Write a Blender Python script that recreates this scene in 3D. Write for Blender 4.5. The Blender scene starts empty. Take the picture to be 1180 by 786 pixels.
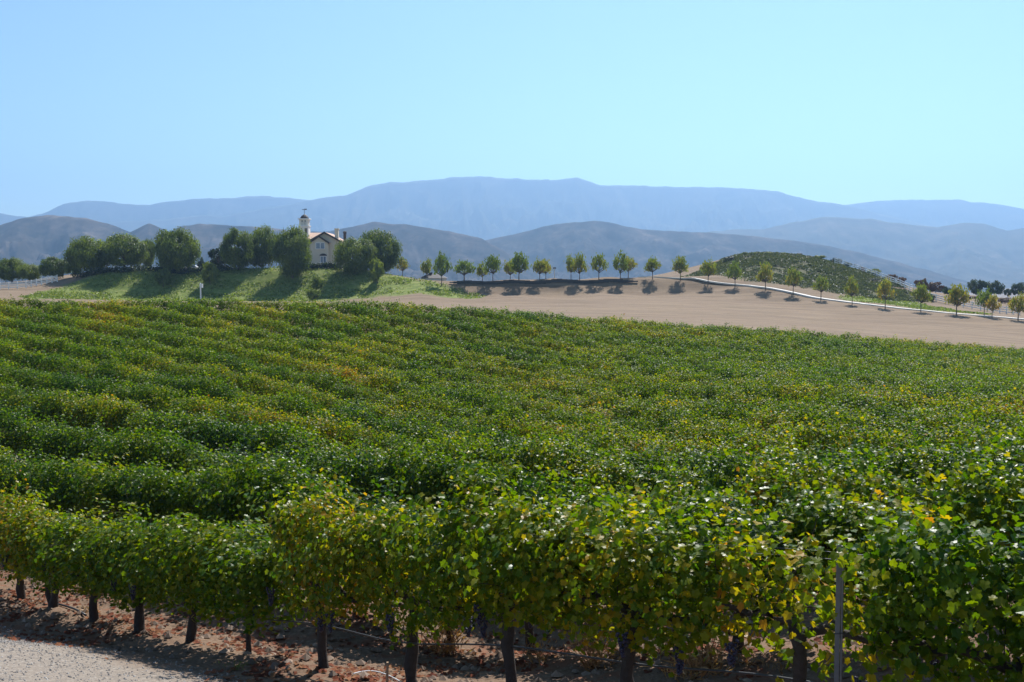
import bpy, math, random
import numpy as np

rng = np.random.default_rng(11)
random.seed(11)
S = bpy.context.scene
COL = S.collection

# ------------------------------------------------------------------ camera, sky, sun, exposure
F_PX = 1150.0
CX, CY = 590.0, 393.0
PITCH = math.atan(73.0 / F_PX)
cam_d = bpy.data.cameras.new("camera")
cam_d.sensor_width = 36.0
cam_d.lens = F_PX / 1180.0 * 36.0
cam_d.clip_start = 0.1
cam_d.clip_end = 60000.0
cam = bpy.data.objects.new("camera", cam_d)
cam.rotation_euler = (math.pi / 2 - PITCH, 0, 0)
COL.objects.link(cam)
S.camera = cam

SUN_EL, SUN_AZ = math.radians(50), math.radians(19.6)
w = bpy.data.worlds.new("World")
S.world = w
w.use_nodes = True
nt = w.node_tree
nt.nodes.clear()
sky = nt.nodes.new("ShaderNodeTexSky")
sky.sky_type = 'NISHITA'
sky.sun_disc = False
sky.sun_elevation = SUN_EL
sky.sun_rotation = SUN_AZ
sky.altitude = 400
sky.air_density = 1.0
sky.dust_density = 0.3
sky.ozone_density = 1.0
bg = nt.nodes.new("ShaderNodeBackground")
bg.inputs['Strength'].default_value = 0.086
out = nt.nodes.new("ShaderNodeOutputWorld")
tint = nt.nodes.new("ShaderNodeMix"); tint.data_type = 'RGBA'; tint.blend_type = 'MULTIPLY'
tint.inputs[0].default_value = 1.0
tint.inputs[7].default_value = (0.74, 0.90, 1.0, 1)
nt.links.new(sky.outputs[0], tint.inputs[6])
nt.links.new(tint.outputs[2], bg.inputs[0])
nt.links.new(bg.outputs[0], out.inputs[0])

sl = bpy.data.lights.new("sun", 'SUN')
sl.energy = 5.0
sl.angle = math.radians(0.5)
sl.color = (1.0, 0.97, 0.94)
so = bpy.data.objects.new("sun", sl)
so.rotation_euler = (math.pi / 2 - SUN_EL, 0, -SUN_AZ + math.pi)
COL.objects.link(so)

S.view_settings.view_transform = 'Standard'
S.view_settings.look = 'None'
S.view_settings.exposure = 0.75
S.view_settings.gamma = 1.0
S.view_settings.use_curve_mapping = False
S.render.engine = 'CYCLES'
S.cycles.max_bounces = 6
S.cycles.diffuse_bounces = 2
S.cycles.glossy_bounces = 2
S.cycles.transmission_bounces = 4
S.cycles.use_denoising = True
S.cycles.caustics_reflective = False
S.cycles.caustics_refractive = False


# ------------------------------------------------------------------ projection helpers (photo pixel + depth -> place)
SP, CP = math.sin(PITCH), math.cos(PITCH)


def pt(px, py, Y):
    xc, yc = (px - CX) / F_PX, (CY - py) / F_PX
    d = CP + yc * SP
    return np.array([xc / d * Y, Y, (-SP + yc * CP) / d * Y])


def xfac(px, py=340):
    yc = (CY - py) / F_PX
    return (px - CX) / F_PX / (CP + yc * SP)


def proj(P):
    P = np.asarray(P, float)
    fwd = P[..., 1] * CP - P[..., 2] * SP
    up = P[..., 1] * SP + P[..., 2] * CP
    return CX + F_PX * P[..., 0] / fwd, CY - F_PX * up / fwd


# ------------------------------------------------------------------ noise
def _hash(ix, iy, seed):
    h = (ix.astype(np.int64) * 374761393 + iy.astype(np.int64) * 668265263 + seed * 1442695041) & 0xFFFFFFFF
    h = ((h ^ (h >> 13)) * 1274126177) & 0xFFFFFFFF
    return ((h ^ (h >> 16)) & 0xFFFF) / 65535.0


def vnoise(x, y, seed=0):
    x = np.asarray(x, float); y = np.asarray(y, float)
    ix, iy = np.floor(x), np.floor(y)
    fx, fy = x - ix, y - iy
    fx = fx * fx * (3 - 2 * fx); fy = fy * fy * (3 - 2 * fy)
    a = _hash(ix, iy, seed); b = _hash(ix + 1, iy, seed)
    c = _hash(ix, iy + 1, seed); d = _hash(ix + 1, iy + 1, seed)
    return a + (b - a) * fx + (c - a) * fy + (a - b - c + d) * fx * fy


def fbm(x, y, seed=0, octv=4):
    s, a, t = 0, 1.0, 0
    for o in range(octv):
        s = s + a * vnoise(x * 2 ** o + 17.3 * o, y * 2 ** o - 9.1 * o, seed + o)
        t += a; a *= 0.5
    return s / t


def sstep(a, b, x):
    t = np.clip((x - a) / (b - a), 0, 1)
    return t * t * (3 - 2 * t)


# ------------------------------------------------------------------ vineyard rows
ROW_U = np.array([-0.7465, 0.6655])      # along the rows, to the left and away
ROW_V = np.array([0.6655, 0.7465])       # across the rows, away
ROW_P = np.array([-1.17, 11.37])         # a trunk of the front row
VINE_S, ROW_W = 1.6, 2.9


def row_uv(X, Y):
    dx, dy = X - ROW_P[0], Y - ROW_P[1]
    return dx * ROW_U[0] + dy * ROW_U[1], dx * ROW_V[0] + dy * ROW_V[1]


# ------------------------------------------------------------------ terrain: thin-plate surface through surveyed points
cps = []
for X in (-14, -7, 0, 7):
    for Y in (5, 9, 13, 16):
        if (X > 3 and Y > 10) or (X < -5 and Y > 14): continue
        cps.append((X, Y, -2.09 - 0.058 * X - 0.243 * Y))
cps += [(3.64, 7.1, -3.85), (-25, 2, -1.3), (25, 2, -3.0), (0, -25, -1.6), (-30, -25, -1), (30, -25, -2), (-30, 12, -4.6), (22, 12, -4.6)]
for px, py, k in [(472, 790, 0), (375, 770, 1), (285, 754, 2), (215, 739, 3), (157, 727, 4), (100, 715, 5), (52, 700, 6), (8, 687, 7), (-60, 668, 9)]:
    q = np.array([-1.17, 11.37]) + np.array([-0.7465, 0.6655]) * 1.6 * k
    cps.append((q[0], q[1], pt(px, py, q[1])[2] - 0.13))
H = 1.72
for px, py, Y in [(590, 562, 18.1), (590, 525, 25.9), (590, 492, 33.7), (590, 463, 41.4), (590, 438, 49), (590, 404, 61), (590, 385, 69), (590, 361, 80),
                  (310, 556, 18.1), (310, 527, 23.1), (310, 503, 28.1), (310, 458, 38), (310, 423, 48), (310, 395, 58), (310, 372, 67), (310, 351, 75),
                  (150, 550, 21.6), (150, 514, 27.5), (150, 474, 33.4), (150, 447, 39.3), (150, 407, 51), (150, 379, 63), (150, 350, 77),
                  (0, 536, 26.2), (0, 484, 33.3), (0, 449, 40.5), (0, 397, 55), (0, 366, 69), (0, 349, 78), (-150, 347, 80), (-150, 385, 58), (-200, 440, 44),
                  (450, 354, 76), (450, 383, 66), (760, 374, 81), (760, 425, 54), (760, 470, 37),
                  (930, 590, 11.2), (930, 562, 14.3), (930, 522, 20.5), (930, 482, 29.7), (930, 452, 39), (930, 436, 45.5), (930, 418, 60), (930, 403, 70), (930, 385, 84),
                  (1180, 580, 9.8), (1180, 553, 12.4), (1180, 506, 20), (1180, 474, 30), (1180, 447, 45), (1180, 428, 60), (1180, 405, 85), (1330, 414, 86), (1330, 455, 45), (1330, 510, 20), (1330, 560, 12)]:
    p = pt(px, py, Y)
    cps.append((p[0], p[1], p[2] - H))
for px, py, Y in [(590, 364, 120), (590, 356, 143), (590, 348, 166), (590, 341, 178), (590, 337, 184.5), (590, 324, 188), (640, 336, 185.5), (640, 323, 188.5), (700, 369, 118), (700, 358, 142), (700, 346, 168), (700, 339, 180), (700, 334, 186.5), (700, 321, 190), (750, 335, 187), (750, 321.5, 191), (800, 374, 116), (800, 361, 142), (800, 348, 168), (800, 340, 181), (800, 335, 186.5), (800, 323, 190), (800, 320, 200),
                  (900, 381, 106), (900, 369, 134), (900, 356, 160), (900, 344, 176.5), (900, 336, 180), (1000, 389, 106), (1000, 377, 134), (1000, 366, 152), (1000, 352, 170), (1090, 396, 106), (1090, 380, 134), (1090, 361, 163), (1180, 402, 106), (1180, 392, 127), (1180, 385, 141), (1180, 369, 157), (1330, 410, 110), (1330, 378, 150),
                  (490, 352, 110), (490, 350, 140), (490, 338, 176), (490, 325, 187), (540, 326, 187), (540, 338, 183.5), (540, 347, 170),
                  (420, 349, 168), (420, 341, 180), (420, 328, 185), (420, 313, 190), (370, 348.5, 169), (370, 342, 180.5), (370, 329, 185.5), (370, 312, 190), (310, 348.5, 170), (310, 343, 181), (310, 329, 186), (310, 312, 190), (250, 311, 190), (250, 329, 186), (250, 343, 181), (250, 348, 171),
                  (310, 351, 95), (310, 350, 130), (150, 350, 100), (150, 348.5, 135), (0, 350, 112), (0, 346, 145), (-80, 348, 115), (170, 347, 171), (170, 342, 181), (170, 329, 186), (170, 312, 190), (120, 346, 171), (120, 341, 180.5), (120, 329, 186), (120, 314, 190), (80, 338, 180), (80, 326, 187), (30, 343, 171), (30, 337, 179), (30, 331, 187), (65, 326, 188), (-80, 342, 172), (-80, 332, 188),
                  (470, 321, 190), (350, 311, 215), (250, 311, 215), (100, 314, 215), (20, 326, 215), (-80, 330, 215), (450, 317, 215), (540, 332, 215), (640, 330, 212), (740, 326, 212), (780, 321, 215),
                  # planted mound
                  (850, 329, 186), (850, 309, 203), (850, 296, 216), (890, 293.5, 218), (925, 295, 218), (955, 302, 216), (985, 311, 212), (910, 318, 197), (940, 327, 191), (820, 308, 213), (800, 315, 212),
                  (1010, 320, 206), (1030, 327, 202), (1052, 336, 196), (1072, 346, 188), (1100, 352, 184), (1130, 358, 178), (1150, 361, 176), (1030, 345, 184), (960, 335, 186), (1200, 364, 176),
                  (880, 300, 240), (980, 320, 240), (1060, 334, 215), (1100, 342, 220), (1140, 343, 225), (1180, 345, 225), (1300, 350, 225)]:
    p = pt(px, py, Y)
    cps.append(tuple(p))
for px, py, Y in [(545, 328, 195), (545, 331, 205), (600, 327, 195), (600, 330, 206), (650, 326.5, 196), (650, 329, 206), (700, 325.5, 197), (700, 328, 206), (745, 323, 199), (745, 325, 207), (785, 321.5, 206),
                  (120, 315, 197), (120, 316, 206), (185, 313, 197), (185, 314, 206), (250, 312.5, 198), (250, 313, 206), (310, 312.5, 198), (310, 313, 206), (370, 312.5, 198), (420, 314, 198), (420, 315, 206), (475, 321.5, 199), (475, 322, 207)]:
    cps.append(tuple(pt(px, py, Y)))
for X, z in ((-180, -6), (-90, -3), (0, -5), (60, -5), (130, -8), (220, -12)):
    cps.append((X, 275, z))
cps += [(-190, 120, -8), (-160, 60, -8), (150, 70, -9), (190, 140, -9), (-220, 200, -6), (230, 210, -11)]
CPS = np.array(cps)


def _tps_k(r2):
    return np.where(r2 > 1e-9, 0.5 * r2 * np.log(np.maximum(r2, 1e-9)), 0.0)


def _tps_fit(P, lam=0.05):
    n = len(P)
    d2 = ((P[:, None, :2] - P[None, :, :2]) ** 2).sum(-1)
    A = np.zeros((n + 3, n + 3))
    A[:n, :n] = _tps_k(d2) + lam * np.eye(n)
    A[:n, n] = 1; A[:n, n + 1:n + 3] = P[:, :2]
    A[n, :n] = 1; A[n + 1:n + 3, :n] = P[:, :2].T
    return np.linalg.solve(A, np.concatenate([P[:, 2], np.zeros(3)]))


_TW = _tps_fit(CPS)


def terrain0(X, Y):
    X = np.asarray(X, float); Y = np.asarray(Y, float)
    sh = X.shape
    x, y = X.ravel(), Y.ravel()
    o = np.empty(len(x))
    n = len(CPS)
    for a in range(0, len(x), 20000):
        xs, ys = x[a:a + 20000], y[a:a + 20000]
        xc, yc = np.clip(xs, -230, 230), np.clip(ys, -30, 285)
        d2 = (xc[:, None] - CPS[None, :, 0]) ** 2 + (yc[:, None] - CPS[None, :, 1]) ** 2
        z = _tps_k(d2) @ _TW[:n] + _TW[n] + _TW[n + 1] * xc + _TW[n + 2] * yc
        far = np.maximum(sstep(235, 420, ys), sstep(190, 400, np.abs(xs)))
        o[a:a + 20000] = z * (1 - far) + (-30.0) * far
    return o.reshape(sh)


def terrain(X, Y):
    """height of the ground with its berms and clods"""
    X = np.asarray(X, float); Y = np.asarray(Y, float)
    z = terrain0(X, Y)
    u, v = row_uv(X, Y)
    near = (1 - sstep(26, 45, Y)) * (v > -1.6)
    ph = np.abs(((v / ROW_W + 0.5) % 1.0) - 0.5) * ROW_W
    berm = np.exp(-(ph / 0.45) ** 2) * (0.10 + 0.16 * (vnoise(u * 0.9, v * 0.9, 5) - 0.4))
    z = z + near * berm
    nearn = (1 - sstep(20, 40, Y))
    dirt = sstep(-1.5, -0.5, v)
    z = z + nearn * (dirt * (0.10 * (fbm(X * 1.7, Y * 1.7, 3) - 0.5) + 0.07 * (fbm(X * 6, Y * 6, 9, 3) - 0.5)) + (1 - dirt) * 0.03 * (fbm(X * 1.2, Y * 1.2, 4) - 0.5))
    z = z + sstep(120, 150, Y) * (1 - sstep(240, 300, Y)) * 0.25 * (fbm(X * 0.25, Y * 0.25, 21) - 0.5)
    return z


def ground_pt(px, Y, py=340):
    X = xfac(px, py) * Y
    return np.array([X, Y, float(terrain(np.array([X]), np.array([Y]))[0])])


def hit(px, py, y0=5.0, y1=235.0):
    """where the sight line through a photo pixel meets the ground"""
    Ys = np.concatenate([np.arange(y0, 40, 0.1), np.arange(max(40, y0), y1, 0.5)])
    k = pt(px, py, 1.0)
    z = terrain(k[0] * Ys, Ys)
    i = np.argmax(z >= k[2] * Ys)
    return np.array([k[0] * Ys[i], Ys[i], z[i]])


# ------------------------------------------------------------------ materials
def new_mat(name):
    m = bpy.data.materials.new(name)
    m.use_nodes = True
    n = m.node_tree
    n.nodes.clear()
    o = n.nodes.new("ShaderNodeOutputMaterial")
    return m, n, o


def N(nt, typ, **kw):
    nd = nt.nodes.new(typ)
    for k, v in kw.items():
        setattr(nd, k, v)
    return nd


def ramp(nt, fac, stops):
    r = nt.nodes.new("ShaderNodeValToRGB")
    els = r.color_ramp.elements
    while len(els) < len(stops): els.new(0.5)
    for e, (p, c) in zip(els, stops):
        e.position = p; e.color = (*c, 1)
    nt.links.new(fac, r.inputs[0])
    return r.outputs[0]


def math_n(nt, op, a, b=None, clamp=False):
    m = nt.nodes.new("ShaderNodeMath"); m.operation = op; m.use_clamp = clamp
    for i, v in enumerate((a, b)):
        if v is None: continue
        if isinstance(v, (int, float)): m.inputs[i].default_value = v
        else: nt.links.new(v, m.inputs[i])
    return m.outputs[0]


def mixc(nt, fac, a, b, mode='MIX'):
    m = nt.nodes.new("ShaderNodeMix"); m.data_type = 'RGBA'; m.blend_type = mode
    for i, v in ((0, fac), (6, a), (7, b)):
        if isinstance(v, (int, float)): m.inputs[i].default_value = v
        elif isinstance(v, tuple): m.inputs[i].default_value = (*v, 1)
        else: nt.links.new(v, m.inputs[i])
    return m.outputs[2]


def noise_n(nt, vec, scale, detail=4, rough=0.55):
    n = nt.nodes.new("ShaderNodeTexNoise")
    n.inputs['Scale'].default_value = scale
    n.inputs['Detail'].default_value = detail
    n.inputs['Roughness'].default_value = rough
    if vec is not None: nt.links.new(vec, n.inputs['Vector'])
    return n.outputs[0]


def attr_n(nt, name, typ='GEOMETRY'):
    a = nt.nodes.new("ShaderNodeAttribute"); a.attribute_name = name; a.attribute_type = typ
    return a.outputs['Fac']


def pos_n(nt):
    return nt.nodes.new("ShaderNodeNewGeometry").outputs['Position']


def foliage_surface(nt, o, col, rough=0.4, trans=0.35, tgain=(1.5, 1.7, 0.6), spec=0.5):
    p = N(nt, "ShaderNodeBsdfPrincipled")
    nt.links.new(col, p.inputs['Base Color'])
    p.inputs['Roughness'].default_value = rough
    p.inputs['Specular IOR Level'].default_value = spec
    t = N(nt, "ShaderNodeBsdfTranslucent")
    tc = mixc(nt, 1.0, col, tgain, 'MULTIPLY')
    nt.links.new(tc, t.inputs[0])
    m = N(nt, "ShaderNodeMixShader")
    m.inputs[0].default_value = trans
    nt.links.new(p.outputs[0], m.inputs[1]); nt.links.new(t.outputs[0], m.inputs[2])
    nt.links.new(m.outputs[0], o.inputs[0])


def mat_vine_leaf(name, rough, spec):
    m, nt, o = new_mat(name)
    P = pos_n(nt)
    mp = N(nt, "ShaderNodeMapping", vector_type='POINT')
    mp.inputs['Rotation'].default_value = (0, 0, -math.atan2(ROW_U[1], ROW_U[0]))
    nt.links.new(P, mp.inputs[0])
    sc = N(nt, "ShaderNodeVectorMath", operation='MULTIPLY')
    sc.inputs[1].default_value = (1 / 9.0, 1 / 3.0, 0)
    nt.links.new(mp.outputs[0], sc.inputs[0])
    n1 = noise_n(nt, sc.outputs[0], 1.0, 2)
    n2 = noise_n(nt, P, 0.035, 2)
    n3 = noise_n(nt, P, 0.8, 2)
    r = attr_n(nt, "rnd")
    yo = attr_n(nt, "yellow", 'OBJECT')
    f = math_n(nt, 'MULTIPLY', n1, 1.15)
    f = math_n(nt, 'ADD', f, math_n(nt, 'MULTIPLY', n2, 0.75))
    f = math_n(nt, 'ADD', f, math_n(nt, 'MULTIPLY', n3, 0.30))
    f = math_n(nt, 'ADD', f, math_n(nt, 'MULTIPLY', r, 0.62))
    f = math_n(nt, 'ADD', f, yo)
    f = math_n(nt, 'SUBTRACT', f, 0.89, clamp=True)
    c = ramp(nt, f, [(0.0, (0.014, 0.042, 0.010)), (0.24, (0.038, 0.082, 0.004)), (0.54, (0.090, 0.130, 0.004)), (0.80, (0.165, 0.162, 0.006)), (0.94, (0.32, 0.21, 0.012)), (1.0, (0.30, 0.12, 0.015))])
    foliage_surface(nt, o, c, rough=rough, trans=0.37, tgain=(2.5, 2.7, 0.4), spec=spec)
    return m


def mat_tree_leaf(name, stops, rough=0.5, trans=0.3, spec=0.4):
    m, nt, o = new_mat(name)
    r = attr_n(nt, "rnd")
    yo = attr_n(nt, "yellow", 'OBJECT')
    f = math_n(nt, 'ADD', r, yo, clamp=True)
    c = ramp(nt, f, stops)
    foliage_surface(nt, o, c, rough=rough, trans=trans, tgain=(1.4, 1.5, 0.6), spec=spec)
    return m


def mat_simple(name, col, rough=0.7, var=0.15, scale=3.0, bump=0.0, metal=0.0, bscale=None):
    m, nt, o = new_mat(name)
    p = N(nt, "ShaderNodeBsdfPrincipled")
    tc = N(nt, "ShaderNodeTexCoord").outputs['Object']
    n = noise_n(nt, tc, scale, 5)
    c = mixc(nt, n, tuple(x * (1 - var) for x in col), tuple(min(1, x * (1 + var)) for x in col))
    nt.links.new(c, p.inputs['Base Color'])
    p.inputs['Roughness'].default_value = rough
    p.inputs['Metallic'].default_value = metal
    if bump:
        b = N(nt, "ShaderNodeBump"); b.inputs['Strength'].default_value = bump; b.inputs['Distance'].default_value = 0.02
        nt.links.new(noise_n(nt, tc, bscale or scale * 4, 5), b.inputs['Height'])
        nt.links.new(b.outputs[0], p.inputs['Normal'])
    nt.links.new(p.outputs[0], o.inputs[0])
    return m


def mat_ground():
    m, nt, o = new_mat("ground")
    P = pos_n(nt)
    p = N(nt, "ShaderNodeBsdfPrincipled")
    p.inputs['Roughness'].default_value = 0.95
    p.inputs['Specular IOR Level'].default_value = 0.15
    nf = noise_n(nt, P, 14, 6, 0.65)
    nm = noise_n(nt, P, 1.3, 5)
    nl = noise_n(nt, P, 0.12, 4)
    dirt = ramp(nt, nf, [(0.3, (0.09, 0.055, 0.034)), (0.5, (0.165, 0.108, 0.070)), (0.72, (0.26, 0.185, 0.125))])
    dirt = mixc(nt, math_n(nt, 'MULTIPLY', nm, 0.7), dirt, (0.20, 0.13, 0.085))
    v = N(nt, "ShaderNodeTexVoronoi"); v.inputs['Scale'].default_value = 28; nt.links.new(P, v.inputs['Vector'])
    stone = ramp(nt, v.outputs['Color'], [(0.0, (0.13, 0.115, 0.10)), (0.4, (0.21, 0.175, 0.14)), (0.8, (0.28, 0.24, 0.195)), (1.0, (0.40, 0.37, 0.32))])
    grav = mixc(nt, math_n(nt, 'MULTIPLY', nm, 0.5), stone, (0.29, 0.235, 0.18))
    grav = mixc(nt, math_n(nt, 'MULTIPLY', nf, 0.35), grav, (0.25, 0.21, 0.17))
    # dry mown grass with faint mowing lines along the slope
    sc = N(nt, "ShaderNodeVectorMath", operation='MULTIPLY'); sc.inputs[1].default_value = (0.06, 0.7, 0.7); nt.links.new(P, sc.inputs[0])
    nst = noise_n(nt, sc.outputs[0], 1.0, 5, 0.65)
    dry = ramp(nt, nst, [(0.3, (0.115, 0.083, 0.048)), (0.52, (0.200, 0.145, 0.088)), (0.74, (0.29, 0.215, 0.13))])
    dry = mixc(nt, math_n(nt, 'MULTIPLY', nl, 0.5), dry, (0.23, 0.155, 0.11))
    nsp = noise_n(nt, P, 1.6, 5, 0.7)
    dry = mixc(nt, ramp(nt, nsp, [(0.52, (0, 0, 0)), (0.72, (0.75, 0.75, 0.75))]), dry, (0.15, 0.11, 0.065))
    green = ramp(nt, noise_n(nt, P, 0.9, 5, 0.7), [(0.3, (0.075, 0.095, 0.025)), (0.5, (0.15, 0.19, 0.035)), (0.72, (0.26, 0.24, 0.09))])
    c = mixc(nt, attr_n(nt, "gravel"), dirt, grav)
    c = mixc(nt, attr_n(nt, "dry"), c, dry)
    c = mixc(nt, attr_n(nt, "green"), c, green)
    c = mixc(nt, attr_n(nt, "scrub"), c, (0.085, 0.090, 0.040))
    c = mixc(nt, attr_n(nt, "litter"), c, (0.20, 0.075, 0.04))
    nt.links.new(c, p.inputs['Base Color'])
    b = N(nt, "ShaderNodeBump"); b.inputs['Strength'].default_value = 0.7; b.inputs['Distance'].default_value = 0.04
    nt.links.new(noise_n(nt, P, 18, 6, 0.7), b.inputs['Height'])
    nt.links.new(b.outputs[0], p.inputs['Normal'])
    nt.links.new(p.outputs[0], o.inputs[0])
    return m


def mat_hill(name, stops, scale, patch=None):
    m, nt, o = new_mat(name)
    P = pos_n(nt)
    p = N(nt, "ShaderNodeBsdfPrincipled"); p.inputs['Roughness'].default_value = 1.0
    p.inputs['Specular IOR Level'].default_value = 0.0
    n = noise_n(nt, P, scale, 9, 0.72)
    c = ramp(nt, n, stops)
    nt.links.new(c, p.inputs['Base Color'])
    nt.links.new(p.outputs[0], o.inputs[0])
    return m


M = {}
M['vine'] = mat_vine_leaf("vine_leaf", 0.37, 0.14)
M['vine_far'] = mat_vine_leaf("vine_leaf_matt", 0.46, 0.12)
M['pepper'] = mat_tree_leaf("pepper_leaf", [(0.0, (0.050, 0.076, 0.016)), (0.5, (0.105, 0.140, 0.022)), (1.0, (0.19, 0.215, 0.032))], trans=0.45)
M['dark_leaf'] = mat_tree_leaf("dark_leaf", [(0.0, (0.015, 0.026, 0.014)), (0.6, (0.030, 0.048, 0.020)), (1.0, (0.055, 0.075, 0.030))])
M['street'] = mat_tree_leaf("street_tree_leaf", [(0.0, (0.060, 0.098, 0.020)), (0.4, (0.12, 0.16, 0.026)), (0.66, (0.20, 0.19, 0.030)), (0.88, (0.32, 0.21, 0.035)), (1.0, (0.30, 0.14, 0.03))], trans=0.5)
M['redbush'] = mat_tree_leaf("red_bush_leaf", [(0.0, (0.06, 0.022, 0.018)), (0.5, (0.11, 0.05, 0.03)), (1.0, (0.16, 0.10, 0.05))])
M['cover'] = mat_tree_leaf("ground_cover_leaf", [(0.0, (0.045, 0.058, 0.024)), (0.5, (0.080, 0.095, 0.036)), (1.0, (0.15, 0.145, 0.065))])
M['lawn'] = mat_tree_leaf("lawn_blade", [(0.0, (0.085, 0.125, 0.018)), (0.5, (0.15, 0.20, 0.026)), (1.0, (0.26, 0.26, 0.07))], trans=0.4)
M['straw'] = mat_tree_leaf("dry_weed", [(0.0, (0.26, 0.12, 0.055)), (0.5, (0.40, 0.21, 0.10)), (1.0, (0.52, 0.34, 0.19))], rough=0.8, spec=0.1)
M['litter'] = mat_tree_leaf("fallen_leaf", [(0.0, (0.09, 0.026, 0.014)), (0.5, (0.18, 0.056, 0.028)), (1.0, (0.25, 0.125, 0.06))], trans=0.1, rough=0.85, spec=0.1)
M['bark'] = mat_simple("vine_bark", (0.050, 0.038, 0.031), 0.95, 0.5, 14, 1.0, bscale=40)
M['tree_bark'] = mat_simple("tree_bark", (0.13, 0.10, 0.08), 0.95, 0.3, 6, 0.5)
M['grape'] = mat_simple("grape_skin", (0.022, 0.018, 0.045), 0.45, 0.5, 20)
def mat_rnd(name, stops):
    m, nt, o = new_mat(name)
    p = N(nt, "ShaderNodeBsdfPrincipled"); p.inputs['Roughness'].default_value = 0.9
    c = ramp(nt, attr_n(nt, "rnd"), stops)
    nt.links.new(c, p.inputs['Base Color']); nt.links.new(p.outputs[0], o.inputs[0])
    return m


M['stone'] = mat_rnd("pebble", [(0.0, (0.14, 0.135, 0.13)), (0.4, (0.23, 0.205, 0.18)), (0.8, (0.31, 0.28, 0.24)), (1.0, (0.44, 0.42, 0.39))])
M['clod'] = mat_rnd("soil_clod", [(0.0, (0.11, 0.075, 0.05)), (0.5, (0.19, 0.13, 0.09)), (1.0, (0.29, 0.21, 0.15))])
M['steel'] = mat_simple("galvanised_steel", (0.19, 0.195, 0.21), 0.6, 0.25, 20, metal=0.6)
M['hose'] = mat_simple("drip_hose", (0.035, 0.035, 0.037), 0.45, 0.3, 6)
M['palepipe'] = mat_simple("pale_pipe", (0.55, 0.56, 0.56), 0.5, 0.1, 6)
M['wood'] = mat_simple("stake_wood", (0.42, 0.29, 0.18), 0.9, 0.2, 12)
M['white'] = mat_simple("white_paint", (0.78, 0.78, 0.76), 0.6, 0.05, 2)
M['stucco'] = mat_simple("cream_stucco", (0.64, 0.59, 0.46), 0.9, 0.06, 3)
M['tower'] = mat_simple("white_stucco", (0.78, 0.74, 0.66), 0.9, 0.06, 3)
M['tile'] = mat_simple("roof_tile", (0.46, 0.30, 0.21), 0.85, 0.25, 8)
M['trimd'] = mat_simple("dark_trim", (0.045, 0.035, 0.03), 0.7, 0.2, 5)
M['glass'] = mat_simple("window_glass", (0.16, 0.22, 0.30), 0.08, 0.1, 1)
M['path'] = mat_simple("path_concrete", (0.66, 0.62, 0.56), 0.9, 0.1, 0.7)
M['wall'] = mat_simple("dark_band", (0.050, 0.050, 0.048), 0.95, 0.3, 3, 0.4)  # plain dark tone of the unidentified band on the crest
M['carpaint'] = mat_simple("car_paint", (0.72, 0.73, 0.75), 0.25, 0.03, 1)
M['tyre'] = mat_simple("tyre_rubber", (0.02, 0.02, 0.02), 0.9, 0.2, 5)
M['rim'] = mat_simple("wheel_rim", (0.5, 0.5, 0.5), 0.35, 0.1, 5, metal=0.7)
M['ground'] = mat_ground()
M['hill_near'] = mat_hill("near_hill_scrub", [(0.36, (0.022, 0.024, 0.022)), (0.50, (0.052, 0.046, 0.038)), (0.60, (0.095, 0.077, 0.062)), (0.72, (0.19, 0.15, 0.12))], 0.013)
M['hill_mid'] = mat_hill("mid_hill_scrub", [(0.3, (0.05, 0.05, 0.035)), (0.55, (0.10, 0.085, 0.055)), (0.75, (0.20, 0.15, 0.10))], 0.006)
M['hill_far'] = mat_hill("far_mountain_forest", [(0.3, (0.035, 0.040, 0.028)), (0.55, (0.07, 0.065, 0.045)), (0.75, (0.13, 0.11, 0.08))], 0.004)


# ------------------------------------------------------------------ mesh helpers
def link(o, parent=None):
    COL.objects.link(o)
    if parent is not None: o.parent = parent
    return o


def raw_mesh(name, V, F, mat, rnd=None, smooth=False, attrs=None):
    """V (n,3), F (m,k) with constant k, or a list of such arrays"""
    Fs = F if isinstance(F, list) else [F]
    me = bpy.data.meshes.new(name)
    nv = len(V)
    me.vertices.add(nv)
    me.vertices.foreach_set("co", np.ascontiguousarray(V, np.float32).ravel())
    loops = np.concatenate([f.ravel() for f in Fs]).astype(np.int32)
    tot = np.concatenate([np.full(len(f), f.shape[1]) for f in Fs]).astype(np.int32)
    st = np.concatenate([[0], np.cumsum(tot)[:-1]]).astype(np.int32)
    me.loops.add(len(loops)); me.loops.foreach_set("vertex_index", loops)
    me.polygons.add(len(tot)); me.polygons.foreach_set("loop_start", st); me.polygons.foreach_set("loop_total", tot)
    me.polygons.foreach_set("use_smooth", np.full(len(tot), smooth))
    if rnd is not None:
        a = me.attributes.new("rnd", 'FLOAT', 'POINT'); a.data.foreach_set("value", np.ascontiguousarray(rnd, np.float32))
    for k, v in (attrs or {}).items():
        a = me.attributes.new(k, 'FLOAT', 'POINT'); a.data.foreach_set("value", np.ascontiguousarray(v, np.float32))
    me.materials.append(mat)
    me.update(calc_edges=True)
    return me


def obj(name, me, parent=None):
    return link(bpy.data.objects.new(name, me), parent)


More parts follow.
